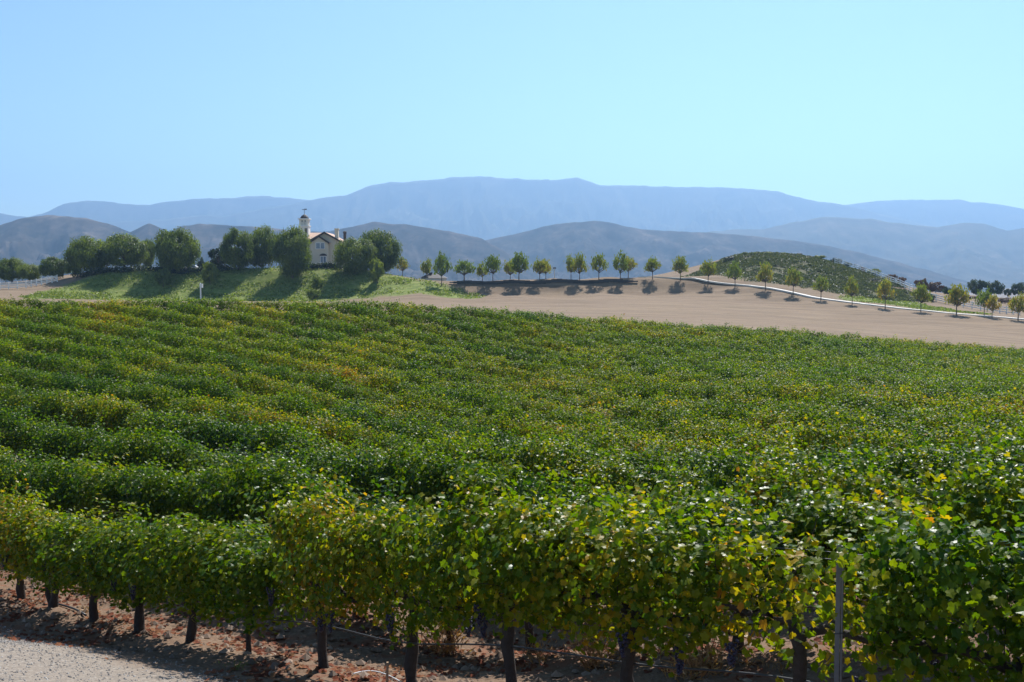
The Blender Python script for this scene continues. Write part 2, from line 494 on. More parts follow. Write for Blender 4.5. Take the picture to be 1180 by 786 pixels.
class MB:
    """collects shapes into one mesh"""
    def __init__(s): s.v, s.f, s.n = [], [], 0

    def add(s, V, F):
        V = np.asarray(V, float)
        s.v.append(V); s.f += [tuple(i + s.n for i in f) for f in F]; s.n += len(V)

    def box(s, c, d, rz=0.0, taper=1.0):
        x, y, z = np.asarray(d) / 2.0
        V = np.array([[sx * x * (taper if sz > 0 else 1), sy * y * (taper if sz > 0 else 1), sz * z] for sz in (-1, 1) for sx, sy in ((-1, -1), (1, -1), (1, 1), (-1, 1))])
        cs, sn = math.cos(rz), math.sin(rz)
        V = V @ np.array([[cs, sn, 0], [-sn, cs, 0], [0, 0, 1]]) + np.asarray(c)
        s.add(V, [(3, 2, 1, 0), (4, 5, 6, 7), (0, 1, 5, 4), (1, 2, 6, 5), (2, 3, 7, 6), (3, 0, 4, 7)])

    def tube(s, pts, rad, seg=6, cap=True):
        pts = np.asarray(pts, float); n = len(pts)
        rad = np.broadcast_to(rad, (n,))
        T = np.gradient(pts, axis=0)
        T /= np.linalg.norm(T, axis=1)[:, None] + 1e-9
        ref = np.array([0, 0, 1.0]) if abs(T[0][2]) < 0.8 else np.array([1.0, 0, 0])
        V = []
        for p, t, r in zip(pts, T, rad):
            a = np.cross(t, ref); a /= np.linalg.norm(a) + 1e-9
            b = np.cross(t, a)
            for k in range(seg):
                th = 2 * math.pi * k / seg
                V.append(p + r * (math.cos(th) * a + math.sin(th) * b))
        F = []
        for i in range(n - 1):
            for k in range(seg):
                k2 = (k + 1) % seg
                F.append((i * seg + k, i * seg + k2, (i + 1) * seg + k2, (i + 1) * seg + k))
        if cap:
            F.append(tuple(range(seg - 1, -1, -1))); F.append(tuple((n - 1) * seg + k for k in range(seg)))
        s.add(V, F)

    def mesh(s, name, mat, smooth=False):
        me = bpy.data.meshes.new(name)
        me.from_pydata([tuple(p) for p in np.concatenate(s.v)], [], s.f)
        if smooth:
            me.polygons.foreach_set("use_smooth", np.ones(len(me.polygons), bool))
        me.materials.append(mat); me.update()
        return me

    def build(s, name, mat, parent=None, smooth=False):
        return obj(name, s.mesh(name, mat, smooth), parent)


def tag(o, label, cat, group=None, kind=None):
    o['label'] = label; o['category'] = cat
    if group: o['group'] = group
    if kind: o['kind'] = kind
    return o


def thing(name, label, cat, loc, rz=0.0, group=None):
    e = link(bpy.data.objects.new(name, None))
    e.empty_display_size = 0.3
    e.location = tuple(loc); e.rotation_euler = (0, 0, rz)
    return tag(e, label, cat, group)


def structure(name, me):
    o = obj(name, me); o['kind'] = 'structure'; return o


LOBED = np.array([(0, 0), (.20, -.13), (.46, .06), (.38, .33), (.54, .58), (.27, .68), (0, 1), (-.27, .68), (-.54, .58), (-.38, .33), (-.46, .06), (-.20, -.13)])
LOBED3 = np.array([[x, y - .3, .16 * abs(x) - .22 * (y - .35) ** 2] for x, y in [(0, .34)] + [tuple(p) for p in LOBED]])
LOBED3[0, 2] = -.03
LOBED_F = np.array([(0, 1 + i, 1 + (i + 1) % 12) for i in range(12)])
KITE3 = np.array([(0, -.35, -.03), (.5, .1, .08), (0, .65, -.05), (-.5, .1, .08)])
KITE_F = np.array([(0, 1, 2), (0, 2, 3)])
SLIM3 = np.array([(0, -.5, 0), (.22, 0, .03), (0, .5, 0), (-.22, 0, .03)])


def leaf_arrays(C, Nn, T, size, tmpl, tf):
    """places one leaf template at each centre; returns verts, faces, index of the leaf per vertex"""
    n, k = len(C), len(tmpl)
    Nn = Nn / (np.linalg.norm(Nn, axis=1)[:, None] + 1e-9)
    T = T - (T * Nn).sum(1)[:, None] * Nn
    T /= np.linalg.norm(T, axis=1)[:, None] + 1e-9
    B = np.cross(Nn, T)
    s = np.broadcast_to(size, (n,))[:, None, None]
    V = C[:, None, :] + s * (tmpl[None, :, 0:1] * B[:, None, :] + tmpl[None, :, 1:2] * T[:, None, :] + tmpl[None, :, 2:3] * Nn[:, None, :])
    F = (tf[None] + (np.arange(n) * k)[:, None, None]).reshape(-1, 3)
    return V.reshape(-1, 3), F, np.repeat(np.arange(n), k)


def leaf_mesh(name, C, Nn, T, size, mat, tmpl=KITE3, tf=KITE_F, rnd=None):
    V, F, idx = leaf_arrays(C, Nn, T, size, tmpl, tf)
    r = rng.random(len(C)) if rnd is None else rnd
    return raw_mesh(name, V, F, mat, rnd=r[idx])


def rand_unit(n):
    v = rng.normal(size=(n, 3))
    return v / np.linalg.norm(v, axis=1)[:, None]


# ------------------------------------------------------------------ ground
def in_blob(X, Y, blobs):
    m = np.zeros_like(X)
    for bx, by, rx, ry in blobs:
        d = np.sqrt(((X - bx) / rx) ** 2 + ((Y - by) / ry) ** 2)
        m = np.maximum(m, 1 - sstep(0.75, 1.15, d + 0.5 * (fbm(X * 0.35, Y * 0.35, 31) - 0.5)))
    return m


def field_edge_Y(X, Y):
    """depth at which the vineyard ends, by bearing"""
    b = X / np.maximum(Y, 1)
    px = CX + b * F_PX
    return np.interp(px, [-200, 0, 150, 310, 450, 590, 760, 930, 1180, 1330], [82, 79, 78, 76, 77, 80.5, 82, 85, 86, 87])


GREEN = []
for px, py, rx, ry in [(62, 341, 4, 2.5), (85, 338, 6, 4), (110, 334, 6, 6), (135, 333, 7, 6.5), (160, 331, 7, 7), (190, 330, 7, 7), (215, 330, 7, 7), (240, 326, 7, 6), (270, 326, 7, 6), (295, 328, 7, 7), (320, 330, 7, 7), (345, 330, 6, 7), (372, 332, 6, 7), (400, 322, 7, 5), (425, 323, 7, 4.5), (450, 324, 7, 4), (475, 328, 6, 4), (500, 332, 4, 3), (520, 338, 3.5, 3), (540, 342, 3, 2)]:
    p = hit(px, py, 150)
    GREEN.append((p[0], p[1] - 2.2, rx, ry + 2.8))
GREEN2 = []
for px, py, rx, ry in [(1000, 346, 5, 4), (1030, 348, 6, 5), (1060, 354, 6, 4), (1090, 358, 6, 3), (1115, 360, 4, 2)]:
    p = hit(px, py, 150)
    GREEN2.append((p[0], p[1], rx, ry))


MOUND = []
for px, py, Y, rx, ry in [(800, 318, 203, 6, 5), (845, 305, 211, 7, 9), (870, 302, 216, 8, 9), (900, 303, 217, 9, 8), (930, 306, 216, 9, 8), (960, 314, 208, 6, 8), (815, 316, 204, 7, 7), (835, 312, 206, 7, 9), (860, 312, 202, 8, 14), (885, 312, 202, 8, 16), (910, 314, 200, 8, 16), (935, 320, 198, 8, 15), (960, 325, 196, 7, 13), (985, 330, 193, 7, 12), (1005, 335, 190, 6, 9), (1025, 338, 190, 5, 7), (1042, 341, 190, 5, 5), (985, 318, 207, 6, 6), (1008, 326, 202, 6, 5)]:
    MOUND.append((xfac(px) * Y, Y, rx, ry))

def build_ground():
    ys = [-60.0]
    while ys[-1] < 6700:
        y = ys[-1]
        if y < 0: d = 2.5
        elif y < 6: d = 0.2
        elif y < 20: d = 0.055
        elif y < 40: d = 0.055 + (y - 20) * 0.03
        elif y < 230: d = 0.65
        else: d = (y - 230) * 0.08 + 1.5
        ys.append(y + d)
    ys = np.array(ys)
    t = np.linspace(-1, 1, 620)
    t = np.sign(t) * np.abs(t) ** 1.15
    Wd = np.where(ys < 0, 24.0, 24 + 0.62 * ys)
    Wd = np.where(ys > 230, Wd + (ys - 230) * 0.3, Wd)
    X = t[None, :] * Wd[:, None]
    Y = np.repeat(ys[:, None], len(t), 1)
    Z = terrain(X, Y)
    V = np.stack([X, Y, Z], -1).reshape(-1, 3)
    nr, nc = X.shape
    i = np.arange(nr * nc).reshape(nr, nc)
    F = np.stack([i[:-1, :-1], i[:-1, 1:], i[1:, 1:], i[1:, :-1]], -1).reshape(-1, 4)
    u, v = row_uv(X, Y)
    wob = 0.7 * (fbm(X * 0.6, Y * 0.6, 41) - 0.5)
    gravel = 1 - sstep(-1.9, -1.0, v + wob)
    eY = field_edge_Y(X, Y)
    dry = sstep(1, 4, Y - eY)
    green = np.maximum(in_blob(X, Y, GREEN), in_blob(X, Y, GREEN2)) * dry
    scrub = 0.85 * in_blob(X, Y, MOUND) * dry
    # red leaf litter lies between the front rows
    lit = (fbm(X * 1.1, Y * 1.1, 51) > 0.50) * sstep(0.45, 0.65, fbm(X * 4, Y * 4, 52, 3)) * (v > -1.7) * (1 - sstep(25, 45, Y))
    me = raw_mesh("ground", V, F, M['ground'], smooth=True,
                  attrs=dict(gravel=gravel.ravel(), dry=dry.ravel(), green=green.ravel(), scrub=scrub.ravel(), litter=0.55 * lit.ravel()))
    return structure("ground", me)


build_ground()


# ------------------------------------------------------------------ distant hills and mountains
def ridge(name, prof, D, front, back, seed, mat, gully=0.35, L=260.0, rows=70, base=-32.0):
    prof = sorted(prof)
    p0, p1 = prof[0][0], prof[-1][0]
    pxs = np.arange(p0, p1 + 1, 1.5)
    pys = np.interp(pxs, [a for a, _ in prof], [b for _, b in prof])
    pys = pys + 2.2 * (fbm(pxs / 16.0, pxs * 0 + seed, seed + 3, 4) - 0.5)
    k = np.array([0, 1, 2, 1, 0.]) / 4
    pad = np.pad(pys, 2, mode='edge')
    pys = np.convolve(pad, k, 'valid')
    yc = (CY - pys) / F_PX
    crest = (-SP + yc * CP) / (CP + yc * SP) * D
    t = np.concatenate([np.linspace(0, 1, rows), 1 + np.linspace(0, 1, 12)[1:]])
    Yd = np.where(t <= 1, D - front * (1 - t), D + back * (t - 1))
    f = np.where(t <= 1, np.clip(t, 0, 1) ** 1.35, np.clip(2 - t, 0, 1) ** 1.2)
    xf = xfac(pxs, 260)
    X = xf[None, :] * Yd[:, None]
    Y = np.repeat(Yd[:, None], len(pxs), 1)
    Xc = xf[None, :] * D + 0 * Y
    wx = Xc + L * 0.9 * (fbm(X / (2.5 * L), Y / (2.5 * L), seed + 5) - 0.5)
    rd = 1 - np.abs(2 * fbm(wx / L, Y / (3.2 * L), seed, 4) - 1) * 1.7
    tt = np.minimum(t, 2 - t)[:, None]
    g = gully * (1 - rd) * np.clip(np.sin(math.pi * np.clip(tt, 0, 1) ** 0.8), 0, 1)
    z = base + (crest[None, :] - base) * (f[:, None] * (1 - g))
    g2 = 1 - np.abs(2 * fbm(X / (L * .28), Y / (L * .5), seed + 21, 4) - 1) * 1.7
    z = z - (crest[None, :] - base) * 0.17 * gully / .35 * (1 - g2) * np.clip(np.sin(math.pi * np.clip(tt, 0, 1)), 0, 1)
    z = z + (crest[None, :] - base) * 0.012 * (fbm(Xc / 40, Y / 60, seed + 9) - 0.5)
    V = np.stack([X, Y, z], -1).reshape(-1, 3)
    nr, nc = X.shape
    i = np.arange(nr * nc).reshape(nr, nc)
    F = np.stack([i[:-1, :-1], i[:-1, 1:], i[1:, 1:], i[1:, :-1]], -1).reshape(-1, 4)
    return structure(name, raw_mesh(name, V, F, mat, smooth=True))


ridge("mountains", [(-260, 250), (-150, 246), (-60, 240), (0, 246), (32, 250), (52, 245), (75, 235), (100, 231), (130, 233), (165, 237), (190, 233), (220, 230), (250, 228), (300, 226), (340, 228), (370, 232), (430, 240), (500, 250), (600, 262), (800, 270), (880, 250), (930, 238), (975, 236), (1010, 231), (1050, 230), (1100, 230), (1150, 236), (1180, 241), (1260, 246), (1440, 240)],
      6650, 1500, 250, 101, M['hill_far'], 0.35, 400)
ridge("mountains", [(60, 262), (130, 256), (190, 253), (232, 248), (260, 249), (300, 241), (330, 236), (375, 228), (400, 225), (425, 215), (450, 210), (490, 208), (520, 204), (550, 203), (590, 206), (640, 207), (665, 205), (690, 214), (740, 214), (800, 215), (850, 217), (895, 220), (930, 230), (975, 237), (1020, 248), (1080, 262), (1180, 280), (1300, 300)],
      6000, 1700, 400, 131, M['hill_far'], 0.5, 400)
ridge("hills", [(790, 282), (815, 267), (850, 264), (880, 265), (910, 257), (950, 250), (1000, 252), (1040, 258), (1080, 262), (1110, 256), (1135, 258), (1160, 266), (1180, 263), (1260, 255), (1440, 262)],
      4000, 1200, 400, 151, M['hill_mid'], 0.35, 380)
ridge("hills", [(-260, 275), (-120, 270), (0, 260), (30, 250), (60, 248), (100, 251), (125, 258), (150, 268), (172, 257), (195, 267), (206, 262), (230, 258), (300, 262), (345, 266), (375, 267), (400, 262), (430, 256), (470, 259), (520, 267), (555, 275), (575, 286), (600, 302), (640, 325)],
      2200, 800, 400, 171, M['hill_near'], 0.55, 170)
ridge("hills", [(440, 312), (500, 292), (560, 277), (600, 268), (640, 258), (685, 254), (710, 258), (740, 265), (800, 267), (850, 270), (890, 274), (940, 281), (990, 291), (1050, 306), (1120, 325), (1200, 345)],
      2600, 800, 400, 191, M['hill_near'], 0.5, 200)


# ------------------------------------------------------------------ haze
def build_haze():
    m, nt, o = new_mat("haze")
    v = N(nt, "ShaderNodeVolumePrincipled")
    v.inputs['Color'].default_value = (0.40, 0.655, 1.0, 1)
    v.inputs['Density'].default_value = HAZE
    v.inputs['Anisotropy'].default_value = 0.45
    nt.links.new(v.outputs[0], o.inputs['Volume'])
    b = MB()
    b.box((0, 3400, 339), (16000, 7100, 742))
    h = b.build("haze", m)
    h['kind'] = 'stuff'; h['label'] = 'pale blue haze in front of the far mountains'; h['category'] = 'haze'


HAZE = 1.9e-4
build_haze()


# ------------------------------------------------------------------ path, crest band, fences
def ribbon(name, pts3, width, mat, lift=0.05, thick=0.14):
    P = np.asarray(pts3)
    n = []
    d = np.gradient(P[:, :2], axis=0); d /= np.linalg.norm(d, axis=1)[:, None]
    nn = np.stack([-d[:, 1], d[:, 0]], 1)
    b = MB()
    V, F = [], []
    for i in range(len(P)):
        for s, dz in ((-1, -thick), (-1, lift), (1, lift), (1, -thick)):
            V.append((P[i, 0] + s * width / 2 * nn[i, 0], P[i, 1] + s * width / 2 * nn[i, 1], P[i, 2] + dz))
    for i in range(len(P) - 1):
        a = i * 4
        for k in range(3):
            F.append((a + k, a + k + 1, a + 4 + k + 1, a + 4 + k))
    b.add(V, F)
    return b.mesh(name, mat)


def track(pix, n):
    """polyline of (px, py, Y) resampled on the ground"""
    pix = np.array(pix, float)
    s = np.linspace(0, len(pix) - 1, n)
    k = np.arange(len(pix))
    px, py, Y = np.interp(s, k, pix[:, 0]), np.interp(s, k, pix[:, 1]), np.interp(s, k, pix[:, 2])
    X = np.array([xfac(a, b) for a, b in zip(px, py)]) * Y
    Z = terrain(X, Y)
    return np.stack([X, Y, Z], 1)


pth = track([(735, 323, 194), (770, 321.5, 193), (800, 323, 191), (850, 329, 186.5), (900, 336, 181), (950, 344, 176), (1000, 351.5, 171), (1050, 357, 167), (1100, 362, 163.5), (1180, 369, 158), (1300, 376, 152)], 80)
structure("path", ribbon("path", pth, 1.7, M['path'], lift=0.12))

cw = track([(518, 327, 186.5), (560, 326, 187), (620, 324, 187.5), (680, 322.5, 188.5), (735, 322, 189.5)], 40)  # unidentified dark band along the crest, laid out as low boxes
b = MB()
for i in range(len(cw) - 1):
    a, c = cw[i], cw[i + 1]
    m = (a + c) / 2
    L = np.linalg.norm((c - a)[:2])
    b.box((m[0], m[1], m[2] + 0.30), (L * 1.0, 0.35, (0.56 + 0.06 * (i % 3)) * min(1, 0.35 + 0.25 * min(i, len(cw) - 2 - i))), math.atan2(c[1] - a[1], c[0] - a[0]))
tag(b.build("crest_band", M['wall']), "long low dark band along the crest below the row of small trees", "wall")


def rail_fence(pix, n, label, rails=(0.35, 0.75, 1.15), h=1.3):
    P = track(pix, n)
    root = thing("rail_fence", label, "fence", P[0], 0)
    o = P[0]
    me = None
    for p in P:
        q = p - o
        b = MB(); b.box((q[0], q[1], q[2] + h / 2 - 0.1), (0.14, 0.14, h + 0.2)); b.box((q[0], q[1], q[2] + h + 0.03), (0.18, 0.18, 0.06))
        b.build("post", M['white'], root)
    for z in rails:
        b = MB()
        for i in range(len(P) - 1):
            a, c = P[i] - o, P[i + 1] - o
            d = (c - a); nrm = np.array([-d[1], d[0], 0]); nrm /= np.linalg.norm(nrm)
            V = [a + (0, 0, z - .08) + nrm * .1, a + (0, 0, z + .08) + nrm * .1, c + (0, 0, z + .08) + nrm * .1, c + (0, 0, z - .08) + nrm * .1]
            V += [p - nrm * .05 for p in V]
            b.add(V, [(0, 1, 2, 3), (7, 6, 5, 4), (0, 3, 7, 4), (1, 5, 6, 2), (0, 4, 5, 1), (3, 2, 6, 7)])
        b.build("rail", M['white'], root)
    return root


rail_fence([(962, 303, 215), (985, 311, 212), (1010, 320, 206), (1032, 327, 201), (1053, 337, 195)], 17, "white three-rail fence climbing the back of the planted mound")
rail_fence([(1068, 344, 189), (1100, 352, 184), (1130, 358, 178.5), (1152, 361, 176.5), (1175, 363, 175)], 13, "white three-rail fence behind the bright lawn at the foot of the mound")
rail_fence([(-60, 331, 187), (0, 333, 185), (30, 331, 186), (48, 328, 187.5), (66, 325, 189)], 13, "white rail fence below the small trees at the far left", rails=(0.3, 0.6, 0.9, 1.15))


# ------------------------------------------------------------------ trees
def clump_crown(n_clumps, per, rad, size, droop, seed, mat, tmpl=SLIM3, flat=1.0, bottom=-1.0, name="crown"):
    """crown in the unit box (x,y in -1..1, z 0..1) made of many small leaves gathered in clumps"""
    r = np.random.default_rng(seed)
    C, Nn, T, R = [], [], [], []
    for i in range(n_clumps):
        while True:
            p = r.uniform(-1, 1, 3)
            d = np.linalg.norm(p)
            if 0.35 < d < 1.0 and p[2] > bottom: break
        p = p / d * (0.30 + 0.58 * d ** 0.6)
        cr = rad * r.uniform(0.7, 1.35)
        q = r.normal(size=(per, 3)); q /= np.linalg.norm(q, axis=1)[:, None]
        q *= (r.random((per, 1)) ** 0.45)
        c = p + q * cr * np.array([1, 1, 0.9])
        c[:, 2] -= droop * r.random(per) ** 2 * 0.5
        C.append(c)
        outw = q + 0.6 * p + r.normal(size=(per, 3)) * 0.5 + np.array([0, 0, 0.35])
        Nn.append(outw)
        T.append(r.normal(size=(per, 3)) * (1 - 0.6 * droop) + np.array([0, 0, -1.6 * droop]))
        R.append(np.clip(r.random(per) * 0.5 + r.random() * 0.5, 0, 1))
    C = np.concatenate(C); Nn = np.concatenate(Nn); T = np.concatenate(T); R = np.concatenate(R)
    C[:, 2] = (C[:, 2] * 0.5 + 0.5) * flat
    sz = size * r.uniform(0.6, 1.3, len(C))
    return leaf_mesh(name, C, Nn, T, sz, mat, tmpl=tmpl, rnd=R)


def trunk_mesh(name, h, r0, limbs, seed, mat, spread=0.5, top=0.75):
    r = np.random.default_rng(seed)
    b = MB()
    n = 6
    pts = np.array([[0.05 * r.normal() * k / n, 0.05 * r.normal() * k / n, h * k / (n - 1)] for k in range(n)])
    pts[0, 2] = -0.05
    b.tube(pts, np.linspace(r0, r0 * 0.6, n), 7)
    for i in range(limbs):
        a = 2 * math.pi * (i + r.random() * 0.6) / limbs
        st = pts[-1] * (1 - 0.0) + np.array([0, 0, -0.05 * h * r.random()])
        e = np.array([math.cos(a) * spread * r.uniform(.5, 1), math.sin(a) * spread * r.uniform(.5, 1), top * r.uniform(.7, 1.05)])
        m = (st + e) / 2 + np.array([0, 0, 0.05])
        b.tube([st, m, e], [r0 * 0.5, r0 * 0.32, r0 * 0.08], 5)
    return b.mesh(name, mat, True)


PEPPER = [(clump_crown(80, 200, 0.29, 0.08, 0.45, 500 + k, M['pepper']), trunk_mesh("trunk", 0.32, 0.055, 6, 520 + k, M['tree_bark'], 0.55, 0.75)) for k in range(5)]
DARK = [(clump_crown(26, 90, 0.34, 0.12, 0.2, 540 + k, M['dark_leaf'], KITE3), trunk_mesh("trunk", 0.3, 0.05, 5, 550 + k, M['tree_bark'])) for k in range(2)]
BUSH = [(clump_crown(22, 70, 0.36, 0.15, 0.1, 560 + k, M['pepper'], KITE3, bottom=-0.5), trunk_mesh("stem", 0.15, 0.04, 5, 565 + k, M['tree_bark'])) for k in range(3)]
REDB = [(clump_crown(22, 70, 0.36, 0.15, 0.1, 570 + k, M['redbush'], KITE3, bottom=-0.5), trunk_mesh("stem", 0.15, 0.04, 5, 575 + k, M['tree_bark'])) for k in range(3)]
DBUSH = [(clump_crown(22, 70, 0.36, 0.15, 0.1, 580 + k, M['dark_leaf'], KITE3, bottom=-0.5), trunk_mesh("stem", 0.15, 0.04, 5, 585 + k, M['tree_bark'])) for k in range(2)]


def place_plant(kind, name, pxc, py_top, half_w_px, py_base, Y, label, cat, group=None, yellow=0.0, k=None, low=0.0, parts=("crown", "trunk")):
    """a plant whose base stands on the ground at depth Y; sizes given by how large it shows"""
    p = ground_pt(pxc, Y, py_base)
    top = pt(pxc, py_top, Y)[2]
    h = max(0.5, top - p[2])
    hw = half_w_px * Y / F_PX * (0.98 if kind is PEPPER else 1.0)
    v = kind[(k if k is not None else random.randrange(len(kind))) % len(kind)]
    root = thing(name, label, cat, p, 0, group)
    rz = random.uniform(0, 6.28)
    c = obj(parts[0], v[0], root)
    c.scale = (hw, hw, h * (1 - low)); c.location = (0, 0, h * low); c.rotation_euler = (0, 0, rz)
    c['yellow'] = yellow
    t = obj(parts[1], v[1], root)
    t.scale = (hw, hw, h * 0.92); t.rotation_euler = (0, 0, rz)
    return root


PG = "broad green trees on the house hill"
place_plant(PEPPER, "pepper_tree", 14, 296, 17, 330, 200, "round green tree at the extreme left above the white rail fence", "tree", PG, 0.05, 0, 0.1)
place_plant(PEPPER, "pepper_tree", 35, 304, 14, 329, 198, "low yellow-green tree between two darker trees above the rail fence", "tree", PG, 0.3, 1, 0.1)
place_plant(PEPPER, "pepper_tree", 63, 296, 18, 327, 197, "small dark round tree where the rail fence ends", "tree", PG, -0.15, 2, 0.12)
place_plant(BUSH, "bush", 86, 300, 9, 322, 193, "loose grey-green bush at the foot of the long double tree", "bush", None, 0.1, 0, parts=("foliage", "stem"))
place_plant(PEPPER, "pepper_tree", 104, 271, 26, 315, 194, "wide green tree forming the left half of the long double crown", "tree", PG, 0.0, 3, 0.1)
place_plant(PEPPER, "pepper_tree", 143, 269, 27, 314, 194, "wide green tree forming the right half of the long double crown", "tree", PG, 0.0, 4, 0.1)
place_plant(PEPPER, "pepper_tree", 171, 275, 9, 312, 202, "narrow drooping tree beside the long double crown", "tree", PG, 0.05, 1, 0.2)
place_plant(PEPPER, "pepper_tree", 204, 261, 26, 314, 191, "large solitary green tree standing between the double crown and the house trees", "tree", PG, 0.05, 0, 0.06)
place_plant(DARK, "shade_tree", 251, 284, 11, 308, 200, "small dark tree in the gap left of the tall house trees", "tree", None, 0.0, 0, 0.2)
place_plant(PEPPER, "pepper_tree", 275, 263, 20, 314, 191, "tall tree at the left of the three beside the tower", "tree", PG, -0.02, 2, 0.06)
place_plant(PEPPER, "pepper_tree", 302, 259, 21, 313, 196, "tall middle tree of the three left of the tower", "tree", PG, -0.05, 3, 0.08)
place_plant(PEPPER, "pepper_tree", 337, 261, 24, 317, 188, "tall tree overlapping the house tower", "tree", PG, -0.02, 4, 0.08)
place_plant(PEPPER, "pepper_tree", 410, 273, 25, 314, 189, "round bright green tree covering the right side of the house", "tree", PG, 0.12, 1, 0.06)
place_plant(PEPPER, "pepper_tree", 436, 263, 26, 317, 196, "large dark tree behind the round one right of the house", "tree", PG, -0.12, 0, 0.06)
place_plant(BUSH, "bush", 434, 297, 8, 314, 185.5, "small round yellow-green bush under the large dark tree", "bush", None, 0.3, 1, parts=("foliage", "stem"))
place_plant(BUSH, "bush", 242, 303, 9, 319, 186, "bright green bush on the slope beside the solitary large tree", "bush", None, 0.2, 2, parts=("foliage", "stem"))
place_plant(DBUSH, "bush", 232, 296, 4, 306, 205, "tiny dark arching bush right of the solitary large tree", "bush", None, 0.0, 0, parts=("foliage", "stem"))
place_plant(BUSH, "bush", 365, 319, 6, 328, 184, "low green bush on the slope below the house", "bush", None, 0.1, 0, parts=("foliage", "stem"))
place_plant(BUSH, "bush", 361, 332, 8, 342, 177.5, "green bush at the bottom of the slope beneath the house", "bush", None, 0.15, 1, parts=("foliage", "stem"))
place_plant(BUSH, "bush", 188, 310, 9, 323, 185.5, "dull green bush in the shade left of the solitary tree's trunk", "bush", None, -0.05, 2, parts=("foliage", "stem"))

# clipped hedges on the plateau edge
def hedge(pix, n, hgt, wid, label, mat, per=46):
    P = track(pix, n)
    C = np.repeat(P, per, 0) + np.stack([rng.normal(size=n * per) * 0.5, rng.normal(size=n * per) * wid * 0.4, rng.random(n * per) ** 0.7 * hgt], 1)
    C[:, 2] += 0.15 * hgt * np.repeat(rng.normal(size=n), per) * (C[:, 2] - np.repeat(P[:, 2], per)) / hgt
    me = leaf_mesh("hedge", C - P[0], rand_unit(len(C)) + np.array([0, -.2, .7]), rand_unit(len(C)), 0.28, mat)
    o = obj("hedge", me); o.location = tuple(P[0])
    return tag(o, label, "hedge")


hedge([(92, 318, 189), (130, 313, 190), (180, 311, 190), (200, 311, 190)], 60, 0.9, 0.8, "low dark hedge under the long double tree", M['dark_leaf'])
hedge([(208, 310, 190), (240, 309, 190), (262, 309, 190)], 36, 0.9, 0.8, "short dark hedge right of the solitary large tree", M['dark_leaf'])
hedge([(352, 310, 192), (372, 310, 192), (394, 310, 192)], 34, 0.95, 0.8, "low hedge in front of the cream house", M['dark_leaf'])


# street trees: upright fan of thin limbs with loose leaf
def street_variant(seed, n_limb=15, per=58):
    r = np.random.default_rng(seed)
    n_limb = int(r.integers(11, 18)); lean = r.normal(size=2) * 0.08
    b = MB()
    b.tube([(0, 0, -0.04), (0.01 * r.normal(), 0, 0.2), (0.015 * r.normal(), 0, 0.38)], [0.055, 0.045, 0.036], 6)
    C, Nn, T, R = [], [], [], []
    for i in range(n_limb):
        a = 2.4 * i + r.random()
        sp = math.sqrt((i + 0.5) / n_limb)
        e = np.array([math.cos(a) * sp * 0.9, math.sin(a) * sp * 0.9, 0.97 - 0.46 * sp ** 2.6 + 0.03 * r.normal()]) * np.array([r.uniform(.82, 1.12), r.uniform(.82, 1.12), r.uniform(.88, 1.0)]) + np.array([lean[0], lean[1], 0])
        st = np.array([0, 0, 0.30 + 0.08 * r.random()])
        m = st * 0.5 + e * 0.5 + np.array([math.cos(a), math.sin(a), 0]) * 0.16 * sp
        b.tube([st, m, e], [0.022, 0.014, 0.004], 4)
        t = r.random(per) ** 0.6 * 0.62 + 0.42
        base = (1 - t)[:, None] ** 2 * st + 2 * (t * (1 - t))[:, None] * m + (t ** 2)[:, None] * e
        c = base + r.normal(size=(per, 3)) * np.array([0.15, 0.15, 0.06])
        C.append(c); Nn.append(r.normal(size=(per, 3)) + np.array([0, 0, 0.5])); T.append(r.normal(size=(per, 3)) + np.array([0, 0, -0.3]))
        R.append(np.clip(0.15 + 0.45 * r.random(per) + 0.25 * (0.8 - c[:, 2]), 0, 1))
    me = leaf_mesh("crown", np.concatenate(C), np.concatenate(Nn), np.concatenate(T), 0.11 * r.uniform(0.7, 1.3, n_limb * per), M['street'], rnd=np.concatenate(R))
    return me, b.mesh("trunk", M['tree_bark'], True)


